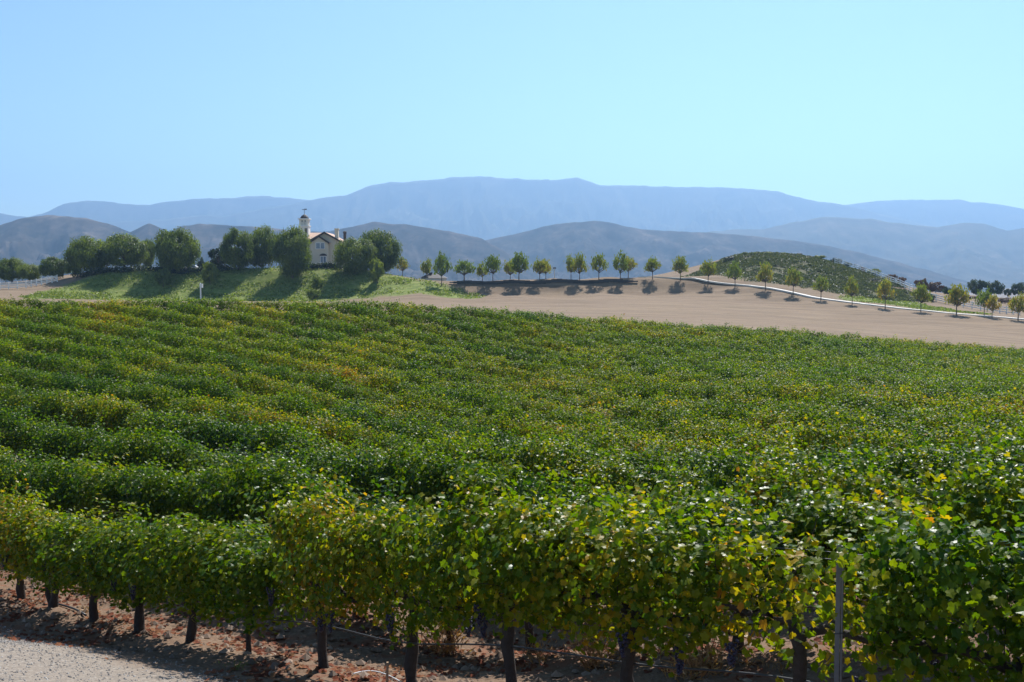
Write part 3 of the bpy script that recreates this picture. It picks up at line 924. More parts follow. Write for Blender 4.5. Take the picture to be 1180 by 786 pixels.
STREET = [street_variant(600 + k) for k in range(9)]
SG = "small round trees planted along the crest and path"
street = [
    (464, 297, 8, 319, 196, 0.25, "thin pale little tree right of the large dark tree"),
    (492, 299, 9, 322, 196, 0.15, "thin tree standing behind the small white pavilion"),
    (509, 290, 11, 327, 185, -0.05, "dark bushy tree with reddish shoots in front of the white pavilion"),
    (535, 298, 14, 326, 187.5, -0.1, "wide flat-topped green tree at the left end of the dark crest band"),
    (556, 303, 9, 323, 193, 0.15, "small pale tree just behind the left of the round dark one"),
    (568, 293, 11, 325, 188, -0.08, "round dark green tree second along the dark crest band"),
    (588, 299, 9, 323, 193, 0.2, "slim tree half hidden left of its taller green neighbour"),
    (598, 292, 12, 324, 188, 0.0, "tall green tree in the pair above the forked shadow"),
    (622, 297, 10, 323, 188.5, 0.22, "orange tinged tree left of the small lamp post"),
    (629, 300, 9, 322, 192, 0.3, "yellowing tree with a bare leaning trunk next to the lamp post"),
    (658, 295, 9, 322, 192, 0.15, "sparse tree at the left of the close pair past the lamp post"),
    (668, 291, 10, 322, 189, 0.18, "fuller tree at the right of the close pair past the lamp post"),
    (690, 290, 11, 322, 189, 0.1, "egg-shaped single tree near the right end of the dark crest band"),
    (715, 291, 11, 322, 189.5, 0.06, "greener tree of the last pair on the dark crest band"),
    (724, 295, 10, 321, 194, 0.3, "orange tree peeping out from the last pair on the dark crest band"),
    (752, 296, 10, 322, 191, 0.15, "tree standing alone in the gap where the pale path begins"),
    (784, 296, 10, 323, 190.5, 0.18, "round yellow-green tree left of the planted mound"),
    (816, 298, 11, 326, 188, 0.2, "tree touching the left foot of the mound"),
    (847, 303, 10, 330, 185, 0.05, "green tree in front of the mound's left slope"),
    (882, 304, 10, 335, 181.5, 0.25, "tree in front of the mound below its highest bushes"),
    (914, 308, 10, 339, 178.5, 0.22, "yellow-green tree against the middle of the mound"),
    (946, 316, 10, 345, 175, 0.12, "tree with a yellow sprig low on its trunk before the mound"),
    (982, 319, 9, 351, 170.5, 0.2, "slender tree against the mound's right slope"),
    (1020, 320, 11, 356, 167, 0.3, "golden tree in front of the left end of the bright lawn"),
    (1061, 326, 11, 361, 163.5, 0.15, "greenish tree in front of the middle of the bright lawn"),
    (1102, 329, 14, 365, 160.5, 0.3, "broad orange-yellow tree before the lower rail fence"),
    (1134, 332, 11, 366, 162, -0.05, "deep green tree overlapping the lower rail fence"),
    (1143, 341, 9, 368, 159, 0.42, "small bright orange tree near the right edge"),
    (1173, 339, 13, 372, 156.5, 0.3, "yellow-brown tree cut by the right edge of the view"),
]
for k, (px, ty, hw, by, Y, ye, lab) in enumerate(street):
    place_plant(STREET, "street_tree", px, ty, hw, by, Y, lab, "tree", SG, ye - 0.04, k)

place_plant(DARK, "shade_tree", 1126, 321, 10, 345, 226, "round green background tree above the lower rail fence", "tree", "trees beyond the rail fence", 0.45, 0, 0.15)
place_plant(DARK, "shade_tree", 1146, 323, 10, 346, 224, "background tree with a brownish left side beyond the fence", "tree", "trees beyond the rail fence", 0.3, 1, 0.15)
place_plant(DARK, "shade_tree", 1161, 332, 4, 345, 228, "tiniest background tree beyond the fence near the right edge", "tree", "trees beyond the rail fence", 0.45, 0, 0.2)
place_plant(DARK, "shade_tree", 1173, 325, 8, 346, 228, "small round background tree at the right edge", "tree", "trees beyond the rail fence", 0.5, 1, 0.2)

BG = "bushes on and behind the planted mound"
for px, ty, hw, Y, kd, ye, lab in [
    (841, 295, 7, 214, DBUSH, 0.1, "dark bush at the mound's left shoulder"),
    (858, 290.5, 4.5, 217, BUSH, -0.1, "first small bush on the skyline of the mound"),
    (872, 290, 5, 218, BUSH, -0.05, "second small bush on the skyline of the mound"),
    (885, 290, 6, 218.5, BUSH, 0.0, "widest bush on the mound's summit"),
    (903, 291.5, 4, 219, BUSH, 0.1, "low bush right of the mound's summit"),
    (920, 292, 4.5, 219, DBUSH, 0.1, "small dark bush on the flat part of the mound's top"),
    (944, 294, 7, 218, BUSH, 0.0, "broad grey-green bush on the mound's top before it drops"),
    (964, 297, 6, 217, DBUSH, 0.0, "dark upright bush at the top of the climbing fence"),
    (976, 302, 5, 214, DBUSH, 0.1, "dark bush hugging the climbing fence near its top"),
    (993, 308, 4, 211, REDB, 0.0, "dark red bush behind the climbing fence"),
    (1006, 310, 9, 209, BUSH, 0.15, "loose green bush overhanging the climbing fence"),
    (1027, 315, 7, 210, REDB, 0.15, "brightest red-brown bush behind the fence"),
    (1039, 318, 5, 210, REDB, -0.1, "upright maroon bush on the bare crest"),
    (1058, 321, 5, 211, REDB, 0.0, "dull red bush left of its twin"),
    (1065, 321, 4, 212, REDB, 0.1, "narrow red bush right of its twin"),
    (1078, 325, 10, 210, REDB, -0.05, "large maroon bush mass between the two fences"),
    (1092, 330, 6, 206, DBUSH, 0.0, "dark bush behind the start of the lower fence"),
    (1072, 339, 5, 187, DBUSH, 0.0, "dark bush in front of the lower fence's first post"),
    (1117, 340, 8, 205, REDB, -0.2, "brown bush under the round background tree"),
    (1158, 343, 8, 206, REDB, 0.1, "greyish brown scrub at the right end of the lower fence"),
    (1008, 323, 5, 201, DBUSH, 0.0, "dark low bush in front of the climbing fence's middle"),
]:
    place_plant(kd, "bush", px, ty, hw, ty + 10, Y, lab, "bush", BG, ye, parts=("foliage", "stem"))


# ------------------------------------------------------------------ ground cover on the slopes (uncountable)
def cover(name, n, blob_list, size, hgt, mat, label, tests=None, clump=1, upright=False):
    per = n // len(blob_list)
    X, Y = [], []
    for bx, by, rx, ry in blob_list:
        a = rng.random(per) * 2 * math.pi; d = np.sqrt(rng.random(per))
        X.append(bx + rx * d * np.cos(a)); Y.append(by + ry * d * np.sin(a))
    X = np.concatenate(X); Y = np.concatenate(Y)
    keep = fbm(X * 0.5, Y * 0.5, 77, 3) + 0.5 * (vnoise(X * 0.06, Y * 0.95, 79) - 0.5) + 0.25 * rng.random(len(X)) > 0.52
    X, Y = X[keep], Y[keep]
    X = np.repeat(X, clump) + rng.normal(size=len(X) * clump) * 0.18
    Y = np.repeat(Y, clump) + rng.normal(size=len(Y) * clump) * 0.18
    Z = terrain(X, Y)
    lump = vnoise(X * 0.8, Y * 0.8, 71)
    Z = Z + hgt * lump * rng.random(len(X)) ** 0.5
    C = np.stack([X, Y, Z], 1)
    nn = rand_unit(len(C)) * 0.9 + np.array([0, -0.1, 0.6])
    T = rand_unit(len(C)) + np.array([0, 0, 1.2 if upright else 0.2])
    me = leaf_mesh(name, C, nn, T, size * rng.uniform(0.6, 1.3, len(C)), mat)
    o = obj(name, me)
    return tag(o, label, "ground cover", kind='stuff')


cover("ground_cover", 60000, MOUND, 0.30, 0.45, M['cover'], "dusty green creeping shrubs covering the mound right of centre", clump=2)
cover("grass", 24000, GREEN, 0.26, 0.35, M['lawn'], "green grass and weeds on the slope below the house trees", upright=True)
cover("grass", 9000, GREEN2, 0.22, 0.2, M['lawn'], "bright green lawn between the pale path and the lower rail fence", upright=True)


# ------------------------------------------------------------------ house with tower
def build_house():
    Y = 214.0
    p = ground_pt(375, Y, 310)
    def X(px): return xfac(px, 290) * Y - p[0]
    def Z(py): return pt(375, py, Y)[2] - p[2]
    root = thing("house", "cream two-storey house with a gabled front and white tower among the trees", "house", p)
    xl, xr = X(338), X(393)
    xg0, xg1, xgm = X(358.5), X(391), X(372)
    eave, ridge_z = Z(278), Z(267.5)
    fr = 0.0
    b = MB()
    # main body with the gable wall of the front as one outline, extruded back
    def prism(pts2, y0, y1):
        n = len(pts2)
        V = [(x, y0, z) for x, z in pts2] + [(x, y1, z) for x, z in pts2]
        F = [tuple(range(n)), tuple(range(2 * n - 1, n - 1, -1))] + [(i, i + n, (i + 1) % n + n, (i + 1) % n) for i in range(n)]
        b.add(V, F)
    gx1 = xg1
    prism([(xl, -0.5), (gx1, -0.5), (gx1, eave), ((gx1 + X(358)) / 2, ridge_z - .25), (X(358), eave), (xl, eave)], 0.0, 9.0)
    # projecting bay with its own lower gable
    bx0, bx1 = X(359.5), X(379)
    prism([(bx0, -0.5), (bx1, -0.5), (bx1, Z(280)), ((bx0 + bx1) / 2, Z(273.5)), (bx0, Z(280))], -1.3, -0.003)
    b.build("wall", M['stucco'], root)
    # roofs: thin slabs
    def slab(name, q, th, mat):
        q = np.array(q, float)
        nrm = np.cross(q[1] - q[0], q[3] - q[0]); nrm /= np.linalg.norm(nrm)
        if nrm[2] < 0: nrm = -nrm
        bb = MB(); bb.add(np.concatenate([q, q + nrm * th]), [(3, 2, 1, 0), (4, 5, 6, 7), (0, 1, 5, 4), (1, 2, 6, 5), (2, 3, 7, 6), (3, 0, 4, 7)])
        return bb.build(name, mat, root)
    mx = (gx1 + X(358)) / 2
    ez = eave - 0.12
    r1 = slab("roof", [(X(358) - .5, -0.6, ez - .1), (mx, -0.6, ridge_z - .2), (mx, 9.4, ridge_z - .2), (X(358) - .5, 9.4, ez - .1)], 0.22, M['tile'])
    slab("roof", [(mx, -0.6, ridge_z - .2), (gx1 + .5, -0.6, ez - .1), (gx1 + .5, 9.4, ez - .1), (mx, 9.4, ridge_z - .2)], 0.22, M['tile'])
    # lower-pitched roof of the left wing, seen sunlit between the tower and the gable
    slab("roof", [(xl - .4, -0.5, eave), (X(368), -0.5, eave + .05), (X(368), 5, ridge_z - .1), (xl - .4, 5, ridge_z - .1)], 0.2, M['tile'])
    bm = (bx0 + bx1) / 2
    slab("roof", [(bx0 - .35, -1.6, Z(281)), (bm, -1.6, Z(273.2)), (bm, 0.6, Z(273.2)), (bx0 - .35, 0.6, Z(281))], 0.18, M['tile'])
    slab("roof", [(bm, -1.6, Z(273.2)), (bx1 + .35, -1.6, Z(281)), (bx1 + .35, 0.6, Z(281)), (bm, 0.6, Z(273.2))], 0.18, M['tile'])
    # dark fascia boards along both gables
    t = MB()
    for a, c, yy in (((X(358) - .5, ez - .1), (mx, ridge_z - .2), -0.66), ((mx, ridge_z - .2), (gx1 + .5, ez - .1), -0.66), ((bx0 - .35, Z(281)), (bm, Z(273.2)), -1.66), ((bm, Z(273.2)), (bx1 + .35, Z(281)), -1.66)):
        V = [(a[0], yy, a[1] - .1), (c[0], yy, c[1] - .1), (c[0], yy, c[1] + .3), (a[0], yy, a[1] + .3)]
        V += [(x, yy + .05, z) for x, _, z in V]
        t.add(V, [(0, 1, 2, 3), (7, 6, 5, 4), (0, 4, 5, 1), (3, 2, 6, 7), (0, 3, 7, 4), (1, 5, 6, 2)])
    t.build("fascia", M['trimd'], root)
    # upper double window
    def window(x0, x1, z0, z1, yy, name="window"):
        fb = MB(); wd = .13
        for c, d in ((((x0 + x1) / 2, yy, z1), (x1 - x0 + wd, .12, wd)), (((x0 + x1) / 2, yy, z0), (x1 - x0 + wd, .16, wd)), ((x0, yy, (z0 + z1) / 2), (wd, .11, z1 - z0 - wd)), ((x1, yy, (z0 + z1) / 2), (wd, .11, z1 - z0 - wd)), (((x0 + x1) / 2, yy, (z0 + z1) / 2), (wd, .11, z1 - z0 - wd))):
            fb.box(c, d)
        f = fb.build(name, M['white'], root)
        g = MB(); g.box(((x0 + x1) / 2, yy + .04, (z0 + z1) / 2), (x1 - x0, .04, z1 - z0)); g.build("pane", M['glass'], f)
        return f
    window(X(365.5), X(375.5), Z(287), Z(280), -1.34)
    # arched entrance: dark fanlight over a white framed glass door
    window(X(370.5), X(377), Z(303), Z(295.5), -1.34)
    a = MB(); cx, r, z0 = X(373.8), (X(378) - X(369.5)) / 2, Z(295)
    arc = [(cx + r * math.cos(th), z0 + r * .62 * math.sin(th)) for th in np.linspace(0, math.pi, 11)]
    V = [(x, -1.40, z) for x, z in arc] + [(x, -1.31, z) for x, z in arc]
    a.add(V, [tuple(range(11)), tuple(range(21, 10, -1))] + [(i, i + 11, i + 12, i + 1) for i in range(10)])
    a.build("fanlight", M['trimd'], root)
    # chimneys
    c = MB(); c.box((X(387), 1.5, Z(270)), (0.75, 0.9, Z(264) - Z(277))); c.box((X(387), 1.5, Z(264) + .1), (0.95, 1.1, .2)); c.build("chimney", M['stucco'], root)
    c = MB(); c.box((X(394.3) - .05, 4.0, Z(273)), (0.55, 0.6, Z(268) - Z(280))); c.tube([(X(394.3) - .05, 4.0, Z(269)), (X(394.3) - .05, 4.0, Z(267)), (X(394.3) - .05, 4.0, Z(265.8)), (X(394.3) - .05, 4, Z(265.3))], [.3, .42, .36, .1], 8); c.build("chimney", M['trimd'], root)
    # tower
    tx, w2 = X(348), 1.03
    tb = MB()
    tb.box((tx, 3.0, (Z(268) - .5 + Z(259.8)) / 2 - 3), (2 * w2, 2 * w2, (Z(259.8) - Z(268)) + 6.5))
    ztop0, ztop1 = Z(259.8), Z(252)
    for sx in (-1, 1):
        for sy in (-1, 1):
            tb.box((tx + sx * (w2 - .28), 3 + sy * (w2 - .28), (ztop0 + ztop1) / 2), (.42, .42, ztop1 - ztop0))
    for sx, sy in ((0, -1), (0, 1), (-1, 0), (1, 0)):
        tb.box((tx + sx * (w2 - .30), 3 + sy * (w2 - .30), (ztop0 + ztop1) / 2), (.22, .22, ztop1 - ztop0 - .006))
    tb.box((tx, 3, ztop1 - .12), (2 * w2 - .1, 2 * w2 - .1, .25)); tb.box((tx, 3, ztop0 + .5), (2 * w2 - .75, 2 * w2 - .75, .9))
    tw = tb.build("tower", M['tower'], root)
    tt = MB(); tt.box((tx, 3, ztop0 + .02), (2 * w2 + .25, 2 * w2 + .25, .22)); tt.build("cornice", M['white'], tw); tt = MB(); tt.box((tx, 3, ztop1 + .11), (2 * w2 + .35, 2 * w2 + .35, .18)); tt.build("cornice", M['white'], tw)
    wn = MB(); wn.box((tx + w2 * .45, 3 - w2 - .02, Z(265.5)), (.5, .06, 1.1)); wn.build("window", M['trimd'], tw)
    wn = MB(); wn.box((tx, 3, (ztop0 + ztop1) / 2), (1.2, 1.2, 1.3)); wn.build("bell_opening", M['glass'], tw)
    dm = MB(); dm.tube([(tx, 3, ztop1 + .2), (tx, 3, ztop1 + .55), (tx, 3, ztop1 + .85), (tx, 3, ztop1 + 1.05), (tx, 3, ztop1 + 1.12)], [.98, .82, .55, .25, .05], 8); dm.build("tower_roof", M['trimd'], tw)
    f = MB(); zz = ztop1 + 1.1
    f.tube([(tx, 3, zz), (tx, 3, Z(239))], .045, 5); f.box((tx, 3, Z(240.5)), (1.0, .06, .12)); f.box((tx + .35, 3, Z(240.5) + .08), (.3, .05, .25)); f.build("weathervane", M['trimd'], tw)
    return root


build_house()

# small white pavilion with a dark hipped roof
p = ground_pt(500, 196, 324)
rt = thing("pavilion", "small white pavilion with a dark peaked roof half hidden by a tree on the crest", "pavilion", p)
z1 = pt(500, 320.5, 196)[2] - p[2]
b = MB()
for sx in np.linspace(-2.2, 2.2, 5):
    for sy in (-1.3, 1.3): b.box((sx, sy, z1 / 2 - .2), (.28, .28, z1 + .4))
b.box((0, -1.3, .35), (4.3, .10, .5)); b.box((0, 0.4, z1 / 2 - .1), (3.9, 1.4, z1))
b.build("wall", M['white'], rt)
b = MB()
b.add([(-2.7, -1.8, z1), (2.7, -1.8, z1), (2.7, 1.8, z1), (-2.7, 1.8, z1), (-1.1, 0, z1 + .85), (1.1, 0, z1 + .85)], [(3, 2, 1, 0), (0, 1, 5, 4), (1, 2, 5), (2, 3, 4, 5), (3, 0, 4)])
b.box((-.6, 0, z1 + .85), (.6, .6, .5))
b.build("roof", M['trimd'], rt)


# small pale cars on the plateau
def car(px, Y, rz, label, py=305):
    p = ground_pt(px, Y, py)
    rt = thing("parked_car", label, "car", p, rz, "pale cars on the house terrace")
    prof = [(-2.1, .35), (2.15, .35), (2.2, .75), (1.9, .88), (1.0, .98), (.35, 1.42), (-1.1, 1.45), (-1.75, 1.05), (-2.15, .95)]
    n = len(prof)
    b = MB()
    V = [(x, -.85 + (.12 if z > 1.1 else 0), z) for x, z in prof] + [(x, .85 - (.12 if z > 1.1 else 0), z) for x, z in prof]
    b.add(V, [tuple(range(n)), tuple(range(2 * n - 1, n - 1, -1))] + [(i, i + n, (i + 1) % n + n, (i + 1) % n) for i in range(n)])
    b.build("body", M['carpaint'], rt)
    for s in (-1, 1):
        b = MB(); q = [(.85, 1.0), (.3, 1.36), (-1.05, 1.38), (-1.5, 1.05)]
        V = [(x, s * (.835 - .10 * (z - 1) / .4) + s * .02, z) for x, z in q] + [(x, s * .70, z) for x, z in q]
        b.add(V, [(0, 1, 2, 3), (7, 6, 5, 4), (0, 4, 5, 1), (1, 5, 6, 2), (2, 6, 7, 3), (3, 7, 4, 0)])
        b.build("side_window", M['glass'], rt)
    for x in (-1.35, 1.35):
        for s in (-1, 1):
            b = MB(); b.tube([(x, s * .68, .33), (x, s * .87, .33)], .33, 12); wv = b.build("wheel", M['tyre'], rt)
            b = MB(); b.tube([(x, s * .8, .33), (x, s * .885, .33)], .19, 10); b.build("rim", M['rim'], wv)
    return rt


car(223, 201, 0.1, "white car peeping out right of the solitary large tree")
car(255, 203, 0.0, "pale car parked in front of the small dark tree")

# white post with a small box, at the far edge of the vines
p = ground_pt(231.5, 86, 352)
ztop = pt(231, 326, 86)[2] - p[2]
rt = thing("utility_post", "slim white post with a small box on top at the far edge of the vines", "post", p)
b = MB(); b.tube([(0, 0, -.2), (0, 0, ztop * .5), (0, 0, ztop)], [.065, .06, .055], 8); b.build("post", M['white'], rt)
b = MB(); b.box((.09, -.07, ztop - .25), (.26, .12, .34)); b.build("box", M['white'], rt)

# little lamp post between the crest trees
p = ground_pt(639, 190, 320)
ztop = pt(639, 308, 190)[2] - p[2]
rt = thing("lamp_post", "little pale lamp post with a dark flat head between the crest trees", "lamp post", p)
b = MB(); b.tube([(0, 0, -.1), (0, 0, ztop - .25)], [.09, .07], 8); b.build("pole", M['white'], rt)
b = MB(); b.box((0, 0, ztop - .15), (.7, .4, .22), taper=0.7); b.build("lamp_head", M['trimd'], rt)


# ------------------------------------------------------------------ grapevines
def vine_shoots(seed, n_shoot, steps, density=1.0, reach=0.82, size=0.11, rowlen=0.9):
    r = np.random.default_rng(seed)
    C, Nn, T, paths = [], [], [], []
    for i in range(n_shoot):
        a0 = r.uniform(-rowlen, rowlen)
        p = np.array([a0, r.normal() * 0.07, 1.02 + 0.12 * r.random()])
        side = r.choice([-1, 1])
        az = side * (math.pi / 2 + r.normal() * 0.7)
        el = math.radians(r.uniform(52, 95))
        d = np.array([math.cos(az) * math.cos(el), math.sin(az) * math.cos(el), math.sin(el)])
        stepl = 0.085 * r.uniform(0.85, 1.15)
        grav = r.uniform(0.07, 0.20)
        L = int(steps * r.uniform(0.7, 1.25))
        path = [p.copy()]
        for k in range(L):
            d = d + np.array([r.normal() * .10, r.normal() * .10 + 0.02 * side, -grav * (0.35 + 1.0 * k / L)])
            d /= np.linalg.norm(d)
            p = p + d * stepl
            if p[2] < 0.72 + 0.2 * r.random(): break
            path.append(p.copy())
            m = r.poisson(2.6 * density) + 1
            for q in range(m):
                off = r.normal(size=3) * np.array([.10, .10, .07])
                c = p + off
                C.append(c)
                outw = np.array([c[0] * 0.15, c[1] * 1.5, (c[2] - 1.15) * 1.0])
                Nn.append(outw * 0.9 + np.array([0, 0, 0.5]) + r.normal(size=3) * 0.60)
                T.append(np.array([0, side * 0.5, -0.9]) + r.normal(size=3) * 0.5)
        paths.append(np.array(path))
    C = np.array(C); Nn = np.array(Nn); T = np.array(T)
    sz = size * r.uniform(0.65, 1.3, len(C))
    return C, Nn, T, sz, paths


def vine_body(seed, n, size, half_w=0.46, zc=1.26, hz=0.58, rowlen=0.86, shoots=10, dens=1.0):
    """a dense lumpy curtain of leaf along the row, with stray shoots over it"""
    r = np.random.default_rng(seed)
    x = r.uniform(-rowlen, rowlen, n)
    th = r.random(n) * 2 * math.pi
    rho = r.random(n) ** 0.38
    lump = 0.62 + 0.80 * fbm(x * 1.9 + seed * 3.1, th * 0.95 + seed, seed, 3) * (1 + 0.25 * np.sin(x * 7 + seed))
    lump *= np.sqrt(np.clip(1.08 - (np.abs(x) / (rowlen * 1.18)) ** 4, 0.1, 1))
    cy, cz = np.cos(th), np.sin(th)
    y = half_w * rho * lump * np.sign(cy) * np.abs(cy) ** 0.75
    z = zc + hz * rho * lump * np.sign(cz) * np.abs(cz) ** 0.85
    hang = (z < zc - 0.2) * r.random(n) ** 3 * 0.22
    hang = hang + (z < zc) * (zc - z) * 0.9 * np.clip(vnoise(x * 4.3 + seed, y * 3 + seed, seed + 7) - 0.5, 0, 1)
    z = np.maximum(z - hang, 0.40 + 0.2 * r.random(n))
    C = np.stack([x, y, z], 1) + r.normal(size=(n, 3)) * 0.03
    Nn = np.stack([0.1 * x, cy * 0.8, cz * 0.7], 1) * rho[:, None] + np.array([0, 0, 0.32]) + r.normal(size=(n, 3)) * 0.52
    T = np.stack([0 * x, np.sign(cy) * 0.4, -0.9 + 0 * x], 1) + r.normal(size=(n, 3)) * 0.5
    sz = size * r.uniform(0.6, 1.35, n)
    C2, N2, T2, s2, paths = vine_shoots(seed + 3000, shoots, 12, dens, size=size)
    return np.concatenate([C, C2]), np.concatenate([Nn, N2]), np.concatenate([T, T2]), np.concatenate([sz, s2]), paths


def vine_trunk(seed, paths, canes=True):
    r = np.random.default_rng(seed)
    b = MB()
    n = 9
    lean = r.normal() * 0.06
    pts = []
    for k in range(n):
        t = k / (n - 1)
        pts.append((lean * t + 0.035 * math.sin(4 * t + seed) - 0.035 * math.sin(seed) + 0.012 * r.normal(), 0.04 * math.sin(3.3 * t + seed * 2) - 0.04 * math.sin(seed * 2) + 0.01 * r.normal(), -0.25 + 1.28 * t))
    rad = 0.062 * (1.2 - 0.35 * np.linspace(0, 1, n)) * r.uniform(0.85, 1.25, n)
    rad[1] *= 1.25; rad[-1] *= 1.3
    b.tube(pts, rad, 9)
    top = np.array(pts[-1])
    for s in (-1, 1):
        q = [top + np.array([0, 0, -.05])]
        for k in range(1, 7):
            q.append(np.array([s * 0.135 * k, r.normal() * .02, 1.06 + r.normal() * .02]))
        b.tube(q, np.linspace(0.045, 0.022, 7), 7)
    if canes:
        for p in paths[::2]:
            if len(p) > 3: b.tube(p[::2], np.linspace(0.0055, 0.002, len(p[::2])), 4, cap=False)
    return b.mesh("trunk", M['bark'], True)


def bunch_mesh(seed):
    r = np.random.default_rng(seed)
    b = MB()
    ico = np.array([(1, 0, 0), (-1, 0, 0), (0, 1, 0), (0, -1, 0), (0, 0, 1), (0, 0, -1), (.7, .7, 0), (.7, -.7, 0), (-.7, .7, 0), (-.7, -.7, 0)])
    for i in range(46):
        z = -r.random() * 0.20
        rr = 0.052 * (1 + z / 0.26) * r.uniform(.6, 1)
        a = r.random() * 6.28
        c = np.array([rr * math.cos(a), rr * math.sin(a), z])
        s = 0.0125
        V = []; F = []
        for j in range(3):
            th = math.pi * (j + .5) / 3
            for k in range(6):
                V.append(c + s * np.array([math.sin(th) * math.cos(k * 1.047), math.sin(th) * math.sin(k * 1.047), math.cos(th)]))
        for j in range(2):
            for k in range(6):
                k2 = (k + 1) % 6
                F.append((j * 6 + k, j * 6 + k2, (j + 1) * 6 + k2, (j + 1) * 6 + k))
        F.append((5, 4, 3, 2, 1, 0)); F.append((12, 13, 14, 15, 16, 17))
        b.add(V, [tuple(f) for f in F])
    return b.mesh("grape_bunch", M['grape'], True)


HI, MID, SPARSE = [], [], []
for k in range(9):
    C, Nn, T, sz, paths = vine_body(700 + k, 3500, 0.063, shoots=22, dens=1.3)
    HI.append((leaf_mesh("foliage", C, Nn, T, sz, M['vine'], LOBED3, LOBED_F), vine_trunk(720 + k, paths)))
for k in range(2):
    C, Nn, T, sz, paths = vine_body(740 + k, 700, 0.072, half_w=0.36, shoots=12, dens=1.0)
    SPARSE.append((leaf_mesh("foliage", C, Nn, T, sz, M['vine'], LOBED3, LOBED_F), vine_trunk(745 + k, paths)))
for k in range(8):
    C, Nn, T, sz, paths = vine_body(760 + k, 2600, 0.074, shoots=13, dens=1.0)
    MID.append((leaf_mesh("foliage", C, Nn, T, sz, M['vine_far']), vine_trunk(780 + k, paths, False)))
LOW = []
for k in range(12):
    C, Nn, T, sz, paths = vine_body(800 + k, 1500, 0.094, shoots=10, dens=0.35)
    LOW.append((C, Nn, T, sz))
BUNCH = [bunch_mesh(850 + k) for k in range(3)]

ROW_ANG = math.atan2(ROW_U[1], ROW_U[0])
vines = []
for j in range(0, 62):
    for i in range(-80, 170):
        off = 0 if j == 0 else ((j * 0.37) % 1.0)
        q = ROW_P + ROW_U * VINE_S * (i + off) + ROW_V * ROW_W * j
        if q[1] < 5.0: continue
        b_ = q[0] / q[1]
        if abs(b_) > 0.58 + 1.6 / q[1]: continue
        if q[1] > float(field_edge_Y(q[0], q[1])): continue
        vines.append((j, i, q[0], q[1]))
# the last vines close the field along its far edge
edge = []
for p_ in np.arange(-160, 1340, 1.0):
    b_ = (p_ - CX) / F_PX
    Ye = float(np.interp(p_, [-200, 0, 150, 310, 450, 590, 760, 930, 1180, 1330], [82, 79, 78, 76, 77, 80.5, 82, 85, 86, 87])) + 0.6
    q = np.array([b_ * Ye, Ye])
    if not edge or np.hypot(*(q - edge[-1])) > 1.5: edge.append(q)
edge = np.array(edge)
vines = [a for a in vines if np.min(np.hypot(edge[:, 0] - a[2], edge[:, 1] - a[3])) > 1.25]
vines += [(99, k, q[0], q[1]) for k, q in enumerate(edge)]
va = np.array([(a[2], a[3]) for a in vines])
jit = rng.normal(size=va.shape) * 0.05
va = va + jit
vz = terrain(va[:, 0], va[:, 1])
dist = np.hypot(va[:, 0], va[:, 1])
ppx, _ = proj(np.stack([va[:, 0], va[:, 1], vz + 1.2], 1))
inview = (ppx > -60) & (ppx < 1240)
order = np.argsort(np.where(inview, dist, dist + 1000))
n_ind = 300
ind = set(order[:n_ind].tolist())
ORD = ["first", "second", "third", "fourth", "fifth", "sixth", "seventh", "eighth", "ninth", "tenth", "eleventh", "twelfth", "thirteenth", "fourteenth", "fifteenth", "sixteenth", "seventeenth", "eighteenth", "nineteenth", "twentieth"]
FRONT = {
    0: "front-row vine on the thick dark trunk beside the pale pipe and thin stake",
    1: "front-row vine on the straight trunk nearest the gravel's right end",
    2: "front-row vine on the spindly trunk behind the green weed",
    3: "front-row vine on a stout blackish trunk at the shaded edge of the gravel",
    4: "front-row vine on a short trunk flaring at its foot above the gravel",
    5: "front-row vine whose straight trunk stands left of the flared one",
    6: "front-row vine beside the doubled trunks at the far left",
    7: "front-row vine with a bent trunk at the left edge",
    -1: "front-row vine on the tall grey-brown trunk near the middle of the view",
    -2: "front-row vine with bright yellow-green low leaves between grey trunk and thin gap",
    -3: "sparse yellowing front-row vine against the metal stake",
    -4: "large dark green front-row vine right of the metal stake",
    -5: "front-row vine hanging in from the right edge",
}
VG = "grapevines in the vineyard rows"


def add_vine(kind, k, x, y, z, rz, sc, label, yellow=0.0, bunches=0, lift=0.0):
    root = thing("grapevine", label, "vine", (x, y, z), rz, VG)
    v = kind[k % len(kind)]
    t = obj("trunk", v[1], root)
    c = obj("foliage", v[0], root)
    c.scale = sc; c['yellow'] = yellow; c.location = (0, 0, lift)
    t.scale = (1, 1, 1.0)
    for q in range(bunches):
        g = obj("grape_bunch", BUNCH[(k + q) % 3], root)
        g.location = (random.uniform(-.7, .7), random.choice((-1, 1)) * random.uniform(.18, .42), random.uniform(.85, 1.05))
        g.rotation_euler = (0, 0, random.uniform(0, 6)); g.scale = (1.2, 1.2, 1.2)
    return root


